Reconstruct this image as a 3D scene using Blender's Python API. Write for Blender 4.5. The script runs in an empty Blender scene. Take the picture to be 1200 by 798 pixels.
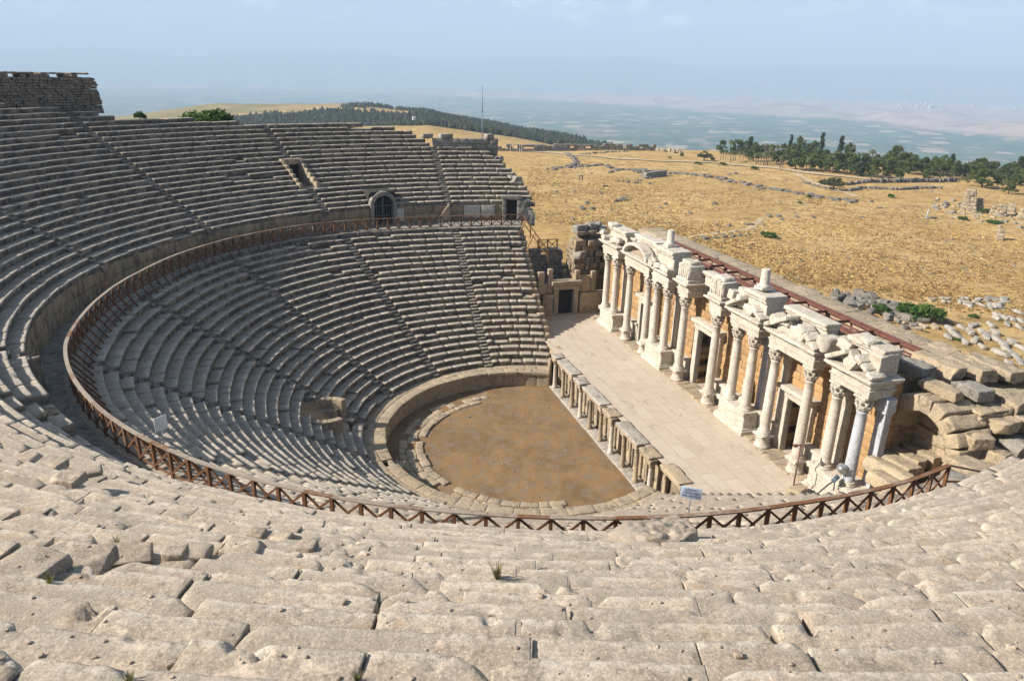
import bpy, math, random
import numpy as np
from mathutils import Matrix, Vector

rng = np.random.default_rng(7)
random.seed(7)
sc = bpy.context.scene
COL = sc.collection
R = math.radians

# ------------------------------------------------------------------ camera
CAM = np.array([-16.7053, -48.7089, 27.8914])
YAW, PITCH, ROLL, FPX = 1.2722882, 0.35370486, 0.02345457, 838.154
_F = np.array([math.cos(PITCH)*math.cos(YAW), math.cos(PITCH)*math.sin(YAW), -math.sin(PITCH)])
_R0 = np.array([math.sin(YAW), -math.cos(YAW), 0.0])
_U0 = np.cross(_R0, _F)
_R = math.cos(ROLL)*_R0 + math.sin(ROLL)*_U0
_U = -math.sin(ROLL)*_R0 + math.cos(ROLL)*_U0
cam = bpy.data.cameras.new('camera')
cam.sensor_fit = 'HORIZONTAL'; cam.sensor_width = 36.0
cam.lens = FPX/1200*36
cam.clip_start = 0.1; cam.clip_end = 60000
co = bpy.data.objects.new('camera', cam); COL.objects.link(co)
m = Matrix(((_R[0], _U[0], -_F[0], CAM[0]), (_R[1], _U[1], -_F[1], CAM[1]), (_R[2], _U[2], -_F[2], CAM[2]), (0, 0, 0, 1)))
co.matrix_world = m
sc.camera = co

def ray(px, py):
    v = _F*FPX + _R*(px-600) - _U*(py-399)
    return v/np.linalg.norm(v)

# ------------------------------------------------------------------ noise
_TAB = np.random.default_rng(11).uniform(-1, 1, 64*64*64)
def vnoise(P, seed=0):
    P = np.asarray(P, float)+seed*7.31; i = np.floor(P); f = P-i; i = i.astype(np.int64) & 63
    u = f*f*f*(f*(f*6-15)+10); k = (i+1) & 63
    x0, x1 = i[..., 0]*4096, k[..., 0]*4096; y0, y1 = i[..., 1]*64, k[..., 1]*64; z0, z1 = i[..., 2], k[..., 2]
    ux, uy, uz = u[..., 0], u[..., 1], u[..., 2]
    def ln(a, b, w): return a+(b-a)*w
    a = ln(ln(_TAB[x0+y0+z0], _TAB[x1+y0+z0], ux), ln(_TAB[x0+y1+z0], _TAB[x1+y1+z0], ux), uy)
    b = ln(ln(_TAB[x0+y0+z1], _TAB[x1+y0+z1], ux), ln(_TAB[x0+y1+z1], _TAB[x1+y1+z1], ux), uy)
    return ln(a, b, uz)

def fbm(P, oct=3, seed=0, gain=.5):
    P = np.asarray(P, float); a = 1; s = 0; t = 0
    for o in range(oct):
        s = s + a*vnoise(P, seed+o*17); t += a; a *= gain; P = P*2.03+3.1
    return s/t

def sstep(a, b, x):
    t = np.clip((np.asarray(x, float)-a)/(b-a), 0, 1); return t*t*(3-2*t)

# ------------------------------------------------------------------ mesh builder
class MB:
    def __init__(s): s.v = []; s.f = []; s.n = 0; s.tone = []; s.sm = []; s.mi = []; s.wear = []
    def add(s, V, F, tone=0.0, smooth=True, mi=0, wear=None):
        V = np.asarray(V, float).reshape(-1, 3)
        s.v.append(V)
        for f in (F if isinstance(F, list) else [F]):
            if isinstance(f, np.ndarray):
                if len(f): s.f.append(f.astype(np.int64)+s.n); s.sm.append(smooth); s.mi.append(mi)
            else:
                s.f.append(np.array([f], dtype=np.int64)+s.n); s.sm.append(False); s.mi.append(mi)
        t = np.broadcast_to(np.asarray(tone, float), (len(V),)) if np.ndim(tone) == 0 else np.asarray(tone, float)
        s.tone.append(t); s.n += len(V); s.wear.append(np.zeros(len(V)) if wear is None else wear)
    def build(s, name, mat, parent=None, loc=None, rz=0):
        me = bpy.data.meshes.new(name)
        V = np.concatenate(s.v)
        me.vertices.add(len(V)); me.vertices.foreach_set('co', V.astype(np.float32).ravel())
        li = np.concatenate([f.ravel() for f in s.f])
        tot = np.concatenate([np.full(len(f), f.shape[1]) for f in s.f])
        sm = np.concatenate([np.full(len(f), b) for f, b in zip(s.f, s.sm)])
        mi = np.concatenate([np.full(len(f), b) for f, b in zip(s.f, s.mi)])
        st = np.concatenate([[0], np.cumsum(tot)[:-1]])
        me.loops.add(len(li)); me.loops.foreach_set('vertex_index', li.astype(np.int32))
        me.polygons.add(len(tot)); me.polygons.foreach_set('loop_start', st.astype(np.int32))
        me.polygons.foreach_set('loop_total', tot.astype(np.int32))
        me.polygons.foreach_set('use_smooth', sm.astype(bool))
        me.polygons.foreach_set('material_index', mi.astype(np.int32))
        me.update(calc_edges=True); me.validate()
        a = me.attributes.new('tone', 'FLOAT', 'POINT'); a.data.foreach_set('value', np.concatenate(s.tone).astype(np.float32))
        wr = np.concatenate(s.wear)
        if wr.any(): a = me.attributes.new('wear', 'FLOAT', 'POINT'); a.data.foreach_set('value', wr.astype(np.float32))
        for mm in (mat if isinstance(mat, (list, tuple)) else [mat]): me.materials.append(mm)
        o = bpy.data.objects.new(name, me); COL.objects.link(o)
        if loc is not None: o.location = loc
        o.rotation_euler = (0, 0, rz)
        if parent is not None: o.parent = parent
        return o

def grid_faces(nu, nv):
    a = np.arange(nu*nv).reshape(nu, nv)
    return np.stack([a[:-1, :-1].ravel(), a[1:, :-1].ravel(), a[1:, 1:].ravel(), a[:-1, 1:].ravel()], 1)

_cube_cache = {}
def cube_grid(nx, ny, nz):
    k = (nx, ny, nz)
    if k in _cube_cache: return _cube_cache[k]
    V = []; F = []; n = 0
    for ax, sg in ((0, -1), (0, 1), (1, -1), (1, 1), (2, -1), (2, 1)):
        b, c = [(1, 2), (2, 0), (0, 1)][ax]
        nn = (nx, ny, nz); nb, nc = nn[b]+1, nn[c]+1
        B, Cc = np.meshgrid(np.linspace(-.5, .5, nb), np.linspace(-.5, .5, nc), indexing='ij')
        P = np.zeros((nb*nc, 3)); P[:, ax] = .5*sg; P[:, b] = B.ravel(); P[:, c] = Cc.ravel()
        f = grid_faces(nb, nc)
        if sg < 0: f = f[:, ::-1]
        V.append(P); F.append(f+n); n += len(P)
    V = np.concatenate(V); F = np.concatenate(F)
    key = np.round(V*10000).astype(np.int64); key = (key[:, 0]*20001+key[:, 1])*20001+key[:, 2]
    _, idx, inv = np.unique(key, return_index=True, return_inverse=True)
    r = (V[idx], inv.ravel()[F]); _cube_cache[k] = r
    return r

def crisp(V, n, size, rad):
    """move the first and last cuts next to the rounded edge"""
    V = V.copy()
    for k in range(3):
        m = n[k]
        if m < 3: continue
        lv = np.linspace(-.5, .5, m+1); q = min(.3, rad/size[k]); nv = np.concatenate([[-.5], np.linspace(-.5+q, .5-q, m-1), [.5]])
        V[:, k] = np.interp(V[:, k], lv, nv)
    return V
def rotz(P, a):
    c, s = math.cos(a), math.sin(a); Q = P.copy()
    Q[:, 0] = P[:, 0]*c-P[:, 1]*s; Q[:, 1] = P[:, 0]*s+P[:, 1]*c; return Q

def stone(mb, c, size, rz=0, rough=.03, res=.3, rad=None, seed=None, tone=None, tilt=(0, 0), freq=None, cuts=0):
    """rounded, eroded block of stone"""
    size = np.asarray(size, float); seed = int(rng.integers(1e6)) if seed is None else seed
    rad = min(size)*.16 if rad is None else max(rad, .004)
    n = [max(3, int(np.clip(round(s/res), 1, 40))) for s in size]
    V, F = cube_grid(*n); P = crisp(V, n, size, rad)*size
    inner = np.clip(P, -(size/2-rad), size/2-rad); d = P-inner
    L = np.linalg.norm(d, axis=1, keepdims=True); L[L == 0] = 1
    P = inner+d/L*np.minimum(np.linalg.norm(d, axis=1, keepdims=True), rad)
    q = P+np.array([seed % 97, seed % 89, seed % 83])*1.37
    fr = freq or 1.0/max(.12, size.max()*.4)
    nrm = P/np.maximum(size/2, 1e-6); nrm /= np.maximum(np.linalg.norm(nrm, axis=1, keepdims=True), 1e-6)
    D = fbm(q*fr, 3, seed % 13)*rough*1.6+fbm(q*fr*3.7, 2, 5)*rough*.7
    P = P+nrm*D[:, None]
    for k_ in range(cuts):
        dv = np.random.default_rng(seed*7+k_).normal(0, 1, 3)*np.array([1, 1, .75])*.5/size*min(size); dv /= np.linalg.norm(dv)
        sup = np.abs(dv)@(size/2); off = sup*np.random.default_rng(seed*5+k_).uniform(.62, .86); P = P-np.maximum(P@dv-off, 0)[:, None]*dv*.96
    if tilt[0]:
        c_, s_ = math.cos(tilt[0]), math.sin(tilt[0]); y, z = P[:, 1].copy(), P[:, 2].copy(); P[:, 1] = y*c_-z*s_; P[:, 2] = y*s_+z*c_
    if tilt[1]:
        c_, s_ = math.cos(tilt[1]), math.sin(tilt[1]); x, z = P[:, 0].copy(), P[:, 2].copy(); P[:, 0] = x*c_+z*s_; P[:, 2] = -x*s_+z*c_
    P = rotz(P, rz)+np.asarray(c, float)
    mb.add(P, F, tone=rng.normal(0, .5) if tone is None else tone)

def box(mb, lo, hi, tone=0.0, mi=0):
    lo = np.asarray(lo, float); hi = np.asarray(hi, float)
    V, F = cube_grid(1, 1, 1); mb.add((V+.5)*(hi-lo)+lo, F, tone, smooth=False, mi=mi)

def obox(mb, p, q, w, h, tone=0.0, up=(0, 0, 1), mi=0):
    """bar of section w x h from p to q"""
    p = np.asarray(p, float); q = np.asarray(q, float); d = q-p; L = np.linalg.norm(d); d /= L
    up = np.asarray(up, float); s = np.cross(d, up)
    if np.linalg.norm(s) < 1e-4: s = np.cross(d, (1, 0, 0))
    s /= np.linalg.norm(s); u = np.cross(s, d)
    V, F = cube_grid(1, 1, 1); P = (p+q)/2+V[:, :1]*L*d+V[:, 1:2]*w*s+V[:, 2:3]*h*u
    mb.add(P, F, tone, smooth=False, mi=mi)

def lathe(mb, c, prof, n=16, tone=0.0, cap=True, wob=0.0, axis_tilt=(0, 0), mi=0):
    """prof: list of (r, z)"""
    prof = np.asarray(prof, float); a = np.linspace(0, 2*math.pi, n, endpoint=False); k = len(prof)
    P = np.zeros((k, n, 3)); rr = prof[:, 0][:, None]*np.ones(n)
    P[..., 0] = rr*np.cos(a); P[..., 1] = rr*np.sin(a); P[..., 2] = prof[:, 1][:, None]
    if wob:
        P = P.reshape(-1, 3); D = fbm(P*2.2+np.asarray(c)*.77, 3, 3)*wob
        P[:, :2] *= (1+D/np.maximum(np.linalg.norm(P[:, :2], axis=1), .05))[:, None]; P = P.reshape(k, n, 3)
    P[..., 0] += axis_tilt[0]*P[..., 2]; P[..., 1] += axis_tilt[1]*P[..., 2]
    i = np.arange(k-1)[:, None]; j = np.arange(n)[None]; j2 = (j+1) % n
    F = np.stack([(i*n+j).ravel(), (i*n+j2).ravel(), ((i+1)*n+j2).ravel(), ((i+1)*n+j).ravel()], 1)
    fs = [F]
    if cap: fs += [list(range(n))[::-1], [(k-1)*n+x for x in range(n)]]
    mb.add(P.reshape(-1, 3)+np.asarray(c, float), fs, tone, mi=mi)

def tube(mb, pts, rad, n=6, tone=0.0, mi=0):
    pts = [np.asarray(p, float) for p in pts]
    for p, q in zip(pts[:-1], pts[1:]):
        d = q-p; L = np.linalg.norm(d); d /= L
        s = np.cross(d, (0, 0, 1)); s = np.array([1., 0, 0]) if np.linalg.norm(s) < 1e-4 else s/np.linalg.norm(s); u = np.cross(s, d)
        a = np.linspace(0, 2*math.pi, n, endpoint=False)
        ring = rad*(np.cos(a)[:, None]*s+np.sin(a)[:, None]*u)
        V = np.concatenate([p+ring, q+ring]); j = np.arange(n); j2 = (j+1) % n
        mb.add(V, [np.stack([j, j2, n+j2, n+j], 1), list(range(n))[::-1], [n+x for x in range(n)]], tone, mi=mi)

# ------------------------------------------------------------------ tagging
def tag(o, label=None, cat=None, group=None, kind=None):
    if label: o['label'] = label
    if cat: o['category'] = cat
    if group: o['group'] = group
    if kind: o['kind'] = kind
    return o
def empty(name, loc=(0, 0, 0), label=None, cat=None, group=None, rz=0):
    o = bpy.data.objects.new(name, None); COL.objects.link(o); o.location = loc; o.rotation_euler = (0, 0, rz)
    o.empty_display_size = .2
    return tag(o, label, cat, group)
def copy_tree(o, parent=None, loc=None, rz=None, scale=None):
    c = o.copy(); COL.objects.link(c)
    if parent is not None: c.parent = parent
    if loc is not None: c.location = loc
    if rz is not None: c.rotation_euler = (0, 0, rz)
    if scale is not None: c.scale = scale
    for ch in o.children: copy_tree(ch, c)
    return c

# ------------------------------------------------------------------ materials
class NT:
    def __init__(s, name):
        s.m = bpy.data.materials.new(name); s.m.use_nodes = True; s.t = s.m.node_tree; s.t.nodes.clear()
        s.out = s.n('ShaderNodeOutputMaterial')
    def n(s, typ, **kw):
        x = s.t.nodes.new(typ)
        for k, v in kw.items(): setattr(x, k, v)
        return x
    def l(s, a, b): s.t.links.new(a, b)
    def val(s, sock, v):
        if hasattr(v, 'is_linked') or isinstance(v, bpy.types.NodeSocket): s.l(v, sock)
        else: sock.default_value = v
    def pos(s): return s.n('ShaderNodeNewGeometry').outputs['Position']
    def obj(s): return s.n('ShaderNodeTexCoord').outputs['Object']
    def mapv(s, v, scale=(1, 1, 1), loc=(0, 0, 0), rot=(0, 0, 0)):
        x = s.n('ShaderNodeMapping'); s.l(v, x.inputs[0]); x.inputs['Scale'].default_value = scale
        x.inputs['Location'].default_value = loc; x.inputs['Rotation'].default_value = rot; return x.outputs[0]
    def noise(s, v, scale, detail=4, rough=.55, dist=0.0):
        x = s.n('ShaderNodeTexNoise'); s.l(v, x.inputs['Vector']); x.inputs['Scale'].default_value = scale
        x.inputs['Detail'].default_value = detail; x.inputs['Roughness'].default_value = rough; x.inputs['Distortion'].default_value = dist
        return x.outputs[0]
    def voro(s, v, scale, feat='F1', out='Distance', rnd=1.0):
        x = s.n('ShaderNodeTexVoronoi', feature=feat); s.l(v, x.inputs['Vector']); x.inputs['Scale'].default_value = scale
        x.inputs['Randomness'].default_value = rnd; return x.outputs[out]
    def ramp(s, f, lo, hi, a=0.0, b=1.0):
        x = s.n('ShaderNodeMapRange', interpolation_type='SMOOTHSTEP'); s.l(f, x.inputs[0])
        x.inputs[1].default_value = lo; x.inputs[2].default_value = hi; x.inputs[3].default_value = a; x.inputs[4].default_value = b
        return x.outputs[0]
    def math(s, op, a, b=None):
        x = s.n('ShaderNodeMath', operation=op); s.val(x.inputs[0], a)
        if b is not None: s.val(x.inputs[1], b)
        return x.outputs[0]
    def mix(s, f, a, b, blend='MIX'):
        x = s.n('ShaderNodeMix', data_type='RGBA', blend_type=blend)
        s.val(x.inputs[0], f)
        for k, v in ((6, a), (7, b)):
            if isinstance(v, tuple): x.inputs[k].default_value = (*v[:3], 1)
            else: s.l(v, x.inputs[k])
        return x.outputs[2]
    def attr(s, name='tone'):
        x = s.n('ShaderNodeAttribute'); x.attribute_name = name; return x.outputs['Fac']
    def bump(s, h, strength=.4, dist=.02, prev=None):
        x = s.n('ShaderNodeBump'); s.l(h, x.inputs['Height']); x.inputs['Strength'].default_value = strength; x.inputs['Distance'].default_value = dist
        if prev is not None: s.l(prev, x.inputs['Normal'])
        return x.outputs[0]
    def bsdf(s, col, rough=.9, nrm=None, metal=0.0, spec=.3):
        b = s.n('ShaderNodeBsdfPrincipled')
        if isinstance(col, tuple): b.inputs['Base Color'].default_value = (*col, 1)
        else: s.l(col, b.inputs['Base Color'])
        s.val(b.inputs['Roughness'], rough); b.inputs['Metallic'].default_value = metal
        b.inputs['Specular IOR Level'].default_value = spec
        if nrm is not None: s.l(nrm, b.inputs['Normal'])
        s.l(b.outputs[0], s.out.inputs[0]); return s.m

def stone_mat(name, c1, c2, c3, dark=(.06, .055, .05), lich=.5, pit=.5, tonew=.12, scale=1.0, white=0.3, bs=1.0, fine=True, seat=0.0, vert=1.0):
    t = NT(name); p = t.pos()
    if scale != 1: p = t.mapv(p, (scale,)*3)
    big = t.noise(p, .55, 4, .6); mid = t.noise(p, 2.1, 5, .65, .4); fi = t.noise(p, 11, 5, .7)
    col = t.mix(t.ramp(big, .38, .62), c1, c2)
    col = t.mix(t.ramp(mid, .5, .68), col, c3)
    if seat: col = t.mix(t.ramp(t.noise(p, .13, 5, .7, .8), .42, .62, 0, .4), col, (.24, .22, .19))
    if seat:
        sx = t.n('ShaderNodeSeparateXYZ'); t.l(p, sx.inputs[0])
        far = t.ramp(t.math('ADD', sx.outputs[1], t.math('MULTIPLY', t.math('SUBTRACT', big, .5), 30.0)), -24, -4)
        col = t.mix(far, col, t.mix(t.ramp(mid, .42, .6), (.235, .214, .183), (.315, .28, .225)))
    tn = t.attr()
    tint = t.math('ADD', t.math('MULTIPLY', tn, tonew), 1.0)
    fv = t.math('MULTIPLY', tint, t.ramp(fi, .34, .66, .72, 1.22))
    g = t.n('ShaderNodeCombineColor'); [t.l(fv, g.inputs[i]) for i in range(3)]
    col = t.mix(1.0, col, g.outputs[0], 'MULTIPLY')
    w = t.ramp(t.noise(t.mapv(p, (1, 1, 1), (9, 3, 1)), 3.3, 6, .75), .56, .64, 0, white)
    col = t.mix(w, col, (min(.8, c1[0]*1.5), min(.78, c1[1]*1.5), min(.74, c1[2]*1.55)))
    l1 = t.noise(t.mapv(p, (1, 1, vert), (5, 7, 2)), 1.6, 7, .78, .6)
    lm = t.ramp(l1, .56-.1*lich, .68-.08*lich, 0, min(.95, .35+.5*lich))
    col = t.mix(lm, col, dark)
    l2 = t.noise(t.mapv(p, (1, 1, 1), (1, 2, 8)), 9.0, 5, .75)
    col = t.mix(t.ramp(l2, .58, .67, 0, .7*min(1, .35+lich)), col, (dark[0]*1.5, dark[1]*1.4, dark[2]*1.3))
    if seat:
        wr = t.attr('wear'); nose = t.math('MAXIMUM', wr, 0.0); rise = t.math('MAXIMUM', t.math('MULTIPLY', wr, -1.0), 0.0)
        cn = t.noise(t.mapv(p, (1, 1, 1), (2, 2, 5)), 4.2, 8, .78)
        col = t.mix(t.math('MULTIPLY', nose, t.ramp(cn, .43, .55, .1, .8)), col, (.49, .44, .37))
        soil = t.math('SUBTRACT', 1.0, t.math('MINIMUM', t.math('ABSOLUTE', wr), 1.0)); sn = t.noise(t.mapv(p, (1, 1, 1), (4, 9, 5)), 1.5, 7, .7, .6)
        col = t.mix(t.math('MULTIPLY', soil, t.ramp(sn, .40, .58, .08, .58)), col, (.27, .215, .16))
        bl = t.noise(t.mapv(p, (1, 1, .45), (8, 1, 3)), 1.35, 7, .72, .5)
        col = t.mix(t.math('MULTIPLY', rise, t.ramp(bl, .36, .55, .58, .96*seat)), col, (.043, .041, .039))  # risers blackened overall to paint in their shade, with patchy dark lichen
        ct = t.noise(t.mapv(p, (1, 1, 1), (7, 2, 5)), 12, 7, .8); col = t.mix(t.ramp(ct, .55, .62, 0, .6), col, (.13, .115, .095))
        co_ = t.noise(t.mapv(p, (1, 1, 1), (3, 5, 9)), 1.1, 6, .7, .8); col = t.mix(t.ramp(co_, .57, .66, 0, .45), col, (.36, .245, .135))
        cg = t.noise(t.mapv(p, (1, 1, 1), (13, 5, 9)), .75, 6, .7, .5); col = t.mix(t.ramp(cg, .49, .58, 0, .62), col, (.27, .232, .19))
    if fine:
        g1 = t.noise(p, 34, 4, .8); col = t.mix(t.ramp(g1, .54, .62, 0, .5), col, (c1[0]*.42, c1[1]*.40, c1[2]*.38)); col = t.mix(t.ramp(g1, .46, .39, 0, .45), col, (min(.7, c1[0]*1.4), min(.66, c1[1]*1.42), min(.6, c1[2]*1.45)))
    pv = t.voro(p, 16, 'F1'); pits = t.ramp(pv, .08, .3)
    h = t.math('ADD', t.math('MULTIPLY', t.noise(p, 5.5, 8, .72), 1.0), t.math('MULTIPLY', pits, .18*pit))
    n = t.bump(h, .9*bs, .09)
    if fine: n = t.bump(t.noise(p, 42, 6, .75), max(.4, .55*bs), .02, n)
    return t.bsdf(col, .93, n, spec=.15)

M = {}
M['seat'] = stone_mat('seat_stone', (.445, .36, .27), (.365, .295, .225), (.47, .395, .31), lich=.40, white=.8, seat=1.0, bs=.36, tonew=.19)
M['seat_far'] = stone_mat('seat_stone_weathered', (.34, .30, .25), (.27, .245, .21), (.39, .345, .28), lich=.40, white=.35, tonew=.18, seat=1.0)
M['wall_old'] = stone_mat('old_wall_stone', (.33, .24, .145), (.26, .205, .14), (.215, .19, .155), lich=.85, white=.2, vert=.3)
M['grey_stone'] = stone_mat('grey_stone', (.27, .245, .21), (.21, .195, .17), (.32, .285, .235), lich=.7, white=.4)
M['marble'] = stone_mat('white_marble', (.49, .435, .36), (.55, .505, .44), (.43, .36, .275), dark=(.20, .165, .13), lich=.28, pit=.35, white=.3, tonew=.08, bs=1.3)
M['marble_shaft'] = stone_mat('marble_shaft', (.47, .42, .355), (.53, .485, .43), (.40, .35, .30), dark=(.25, .21, .17), lich=.08, pit=.15, white=.35, tonew=.08, bs=.4)
M['blue_marble'] = stone_mat('blue_grey_marble', (.36, .37, .40), (.43, .44, .475), (.33, .33, .36), dark=(.25, .25, .26), lich=.0, pit=.1, white=.3, bs=.25)
M['orange'] = stone_mat('orange_ashlar', (.405, .245, .108), (.33, .21, .11), (.43, .30, .165), dark=(.14, .10, .07), lich=.12, pit=.8, white=.15, tonew=.13)
M['dark_stone'] = stone_mat('dark_field_stone', (.185, .165, .14), (.14, .128, .112), (.23, .20, .165), lich=.6, white=.25)
M['pale_stone'] = stone_mat('pale_stone', (.36, .33, .285), (.30, .275, .235), (.42, .385, .335), lich=.45, white=.4)
M['tan_stone'] = stone_mat('tan_stone', (.38, .295, .195), (.32, .26, .185), (.29, .245, .19), lich=.5, white=.4, tonew=.12)

def paving_mat():
    t = NT('stage_paving'); p = t.pos()
    q = t.mapv(p, (1, 1, 1), (0, .4, 0), (0, 0, R(90)))
    b = t.n('ShaderNodeTexBrick'); t.l(q, b.inputs['Vector'])
    b.inputs['Scale'].default_value = 1; b.inputs['Brick Width'].default_value = 2.1; b.inputs['Row Height'].default_value = 1.15
    b.inputs['Mortar Size'].default_value = .018; b.inputs['Mortar Smooth'].default_value = .3; b.inputs['Bias'].default_value = 0
    b.inputs['Color1'].default_value = (.385, .318, .242, 1); b.inputs['Color2'].default_value = (.43, .362, .285, 1); b.inputs['Mortar'].default_value = (.24, .185, .135, 1)
    col = b.outputs['Color']
    col = t.mix(t.ramp(t.noise(p, .5, 5, .65), .5, .7, 0, .6), col, (.33, .265, .20))
    st = t.noise(t.mapv(p, (1.6, .5, 1)), .9, 6, .75); col = t.mix(t.ramp(st, .56, .66, 0, .65), col, (.19, .155, .125))
    col = t.mix(t.ramp(t.noise(p, 14, 5, .7), .3, .75, 0, .3), col, (.50, .43, .345))
    h = t.math('ADD', t.math('MULTIPLY', b.outputs['Fac'], -.6), t.noise(p, 7, 6, .7))
    return t.bsdf(col, .85, t.bump(h, .4, .03))
M['paving'] = paving_mat()

def dirt_mat(name, a, b_, c, sc_=1.0):
    t = NT(name); p = t.pos()
    col = t.mix(t.ramp(t.noise(p, .28*sc_, 6, .7, .5), .43, .57), a, b_)
    col = t.mix(t.ramp(t.noise(p, 1.1*sc_, 7, .75), .47, .59, 0, .85), col, c)
    col = t.mix(t.ramp(t.noise(p, 14, 4, .8), .35, .72, 0, .5), col, (a[0]*1.6, a[1]*1.5, a[2]*1.3))
    col = t.mix(t.ramp(t.noise(t.mapv(p, (1, 1, 1), (4, 4, 4)), 26, 3, .8), .58, .7, 0, .6), col, (a[0]*.45, a[1]*.42, a[2]*.4))
    return t.bsdf(col, .97, t.bump(t.noise(p, 9, 8, .8), .8, .06), spec=.1)
M['orchestra'] = dirt_mat('orchestra_soil', (.205, .128, .064), (.135, .088, .047), (.15, .128, .103))
M['soil'] = dirt_mat('soil', (.27, .19, .115), (.22, .16, .10), (.30, .22, .14))
M['path'] = dirt_mat('pale_path', (.37, .29, .205), (.42, .335, .24), (.33, .245, .155))

def plain_mat(name, c, rough=.6, metal=0.0, var=.25, sc_=8, spec=.3, bump=.1):
    t = NT(name); p = t.pos()
    f = t.ramp(t.noise(p, sc_, 5, .7), .3, .7)
    col = t.mix(f, tuple(x*(1-var) for x in c), tuple(min(1, x*(1+var)) for x in c))
    return t.bsdf(col, rough, t.bump(t.noise(p, sc_*4, 3), bump, .005), metal, spec)
def wood_mat(name, c, grey):
    t = NT(name); p = t.pos(); tn = t.attr()
    f = t.noise(t.mapv(p, (7, 7, 30)), 1.5, 5, .7)
    col = t.mix(t.ramp(f, .3, .7), tuple(x*.65 for x in c), tuple(x*1.3 for x in c))
    w = t.math('ADD', tn, t.math('MULTIPLY', t.math('SUBTRACT', t.noise(p, 2.5, 4, .7), .5), .9))
    col = t.mix(t.ramp(w, .3, .8), col, grey)
    return t.bsdf(col, .75, t.bump(f, .4, .01))
M['wood'] = wood_mat('stained_wood', (.145, .064, .027), (.27, .225, .18))
M['steel_red'] = plain_mat('red_oxide_steel', (.135, .055, .04), .7, 0, .3, 3)
M['metal'] = plain_mat('grey_metal', (.42, .44, .46), .35, .8, .1)
M['iron'] = plain_mat('blue_grey_iron', (.12, .15, .19), .5, .3)
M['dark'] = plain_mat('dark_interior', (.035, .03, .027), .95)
M['black'] = plain_mat('black_plastic', (.02, .02, .022), .5)
M['white'] = plain_mat('white_paint', (.72, .71, .68), .6, 0, .08)
M['pole'] = plain_mat('rusty_pole', (.14, .075, .05), .7, .2)
M['cream_panel'] = stone_mat('patched_plaster', (.43, .385, .325), (.40, .36, .30), (.45, .405, .34), lich=.0, pit=.2, white=.1, bs=.4)
def leaf_mat(name, c, c2):
    t = NT(name); oi = t.n('ShaderNodeObjectInfo'); tn = t.attr()
    col = t.mix(t.ramp(tn, -.6, .6), c, c2)
    col = t.mix(t.math('MULTIPLY', oi.outputs['Random'], .45), col, (c[0]*1.5, c[1]*1.15, c[2]*.9))
    b = t.n('ShaderNodeBsdfPrincipled'); t.l(col, b.inputs['Base Color']); b.inputs['Roughness'].default_value = .65
    b.inputs['Specular IOR Level'].default_value = .15
    tr = t.n('ShaderNodeBsdfTranslucent'); t.l(col, tr.inputs[0])
    mx = t.n('ShaderNodeMixShader'); mx.inputs[0].default_value = .25
    t.l(b.outputs[0], mx.inputs[1]); t.l(tr.outputs[0], mx.inputs[2]); t.l(mx.outputs[0], t.out.inputs[0]); return t.m
M['pine'] = leaf_mat('pine_foliage', (.055, .085, .026), (.105, .14, .042))
M['cypress'] = leaf_mat('cypress_foliage', (.028, .046, .024), (.05, .074, .034))
M['palm'] = leaf_mat('palm_fronds', (.075, .10, .04), (.15, .165, .075))
M['bush'] = leaf_mat('bush_foliage', (.035, .085, .015), (.075, .15, .03))
M['olive'] = leaf_mat('olive_foliage', (.06, .075, .035), (.10, .11, .05))
M['forest'] = leaf_mat('forest_foliage', (.028, .042, .024), (.05, .07, .035))
M['bark'] = plain_mat('bark', (.13, .09, .06), .9, 0, .4, 6, .1)
M['grass'] = leaf_mat('grass_blades', (.10, .13, .035), (.22, .19, .08))

# ------------------------------------------------------------------ terrain
KX = np.array([-500, 0, 200, 270, 430, 500, 600, 700, 770, 860, 1000, 1200, 1700.])
KA = np.array([YAW-math.atan((x-600)/FPX) for x in KX])   # azimuths, decreasing
KD = np.array([0, 60, 120, 250, 292, 330, 450, 600, 800, 1100, 1600, 2300.])
KZ = np.array([
    [3]*13,
    [3]*13,
    [8, 8, 6, 4, 3, 2.6, 2.4, 2.3, 2.3, 2.3, 2.3, 2.3, 2.3],
    [6, 4, 3, 2, 1, .8, .6, .5, .5, .4, .2, 0, 0],
    [5, 2, 1.5, .5, -.5, -.5, -.2, 0, 0, 0, -.2, -.5, -.8],
    [4, 0, 0, -1, -2, -2, -1.2, -.6, -.6, -1.2, -2.2, -4, -5],
    [0, -4, -4, -4, -2, -1.2, -7.6, -16, -32, -55, -70, -80, -80],
    [-30, -30, -25, -24, -17, -13, -20, -31, -48, -110, -140, -160, -160],
    [-45, -45, -27, -22, -9.5, -10, -27, -38, -62, -160, -180, -195, -200],
    [-60, -60, -24, -14.5, -15, -30, -60, -95, -125, -195, -203, -205, -205],
    [-180]*9+[-205]*4,
    [-205]*13], float)
def up_top(deg): return np.interp(deg, [60, 77, 80, 84, 90, 93, 103, 118, 121, 134, 137, 146, 160, 290], [35.5, 37.9, 40.2, 40.9, 41.4, 44.0, 45.4, 45.6, 46.3, 46.9, 48.4, 49.4, 51, 53.5])
def footprint(x, y):
    r = np.hypot(x, y)
    rt = up_top(np.degrees(np.arctan2(y, x)) % 360)+.9; a = 1-sstep(rt, rt+1.3, r)
    b = (1-sstep(21.2, 22.4, x))*sstep(-2, 3, x)*(1-sstep(27, 30, np.abs(y)))
    return np.maximum(a*(1-sstep(9, 12, x)), b)
def ZT(th):
    """height of the hillside just outside the seating, by angle (deg)"""
    return np.interp(th % 360, [0, 80, 90, 104, 119, 135, 150, 170, 230, 280, 300, 360], [2, 2, 16, 20.5, 21.5, 22.5, 23.5, 25.5, 26, 26, 2, 2])
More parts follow.
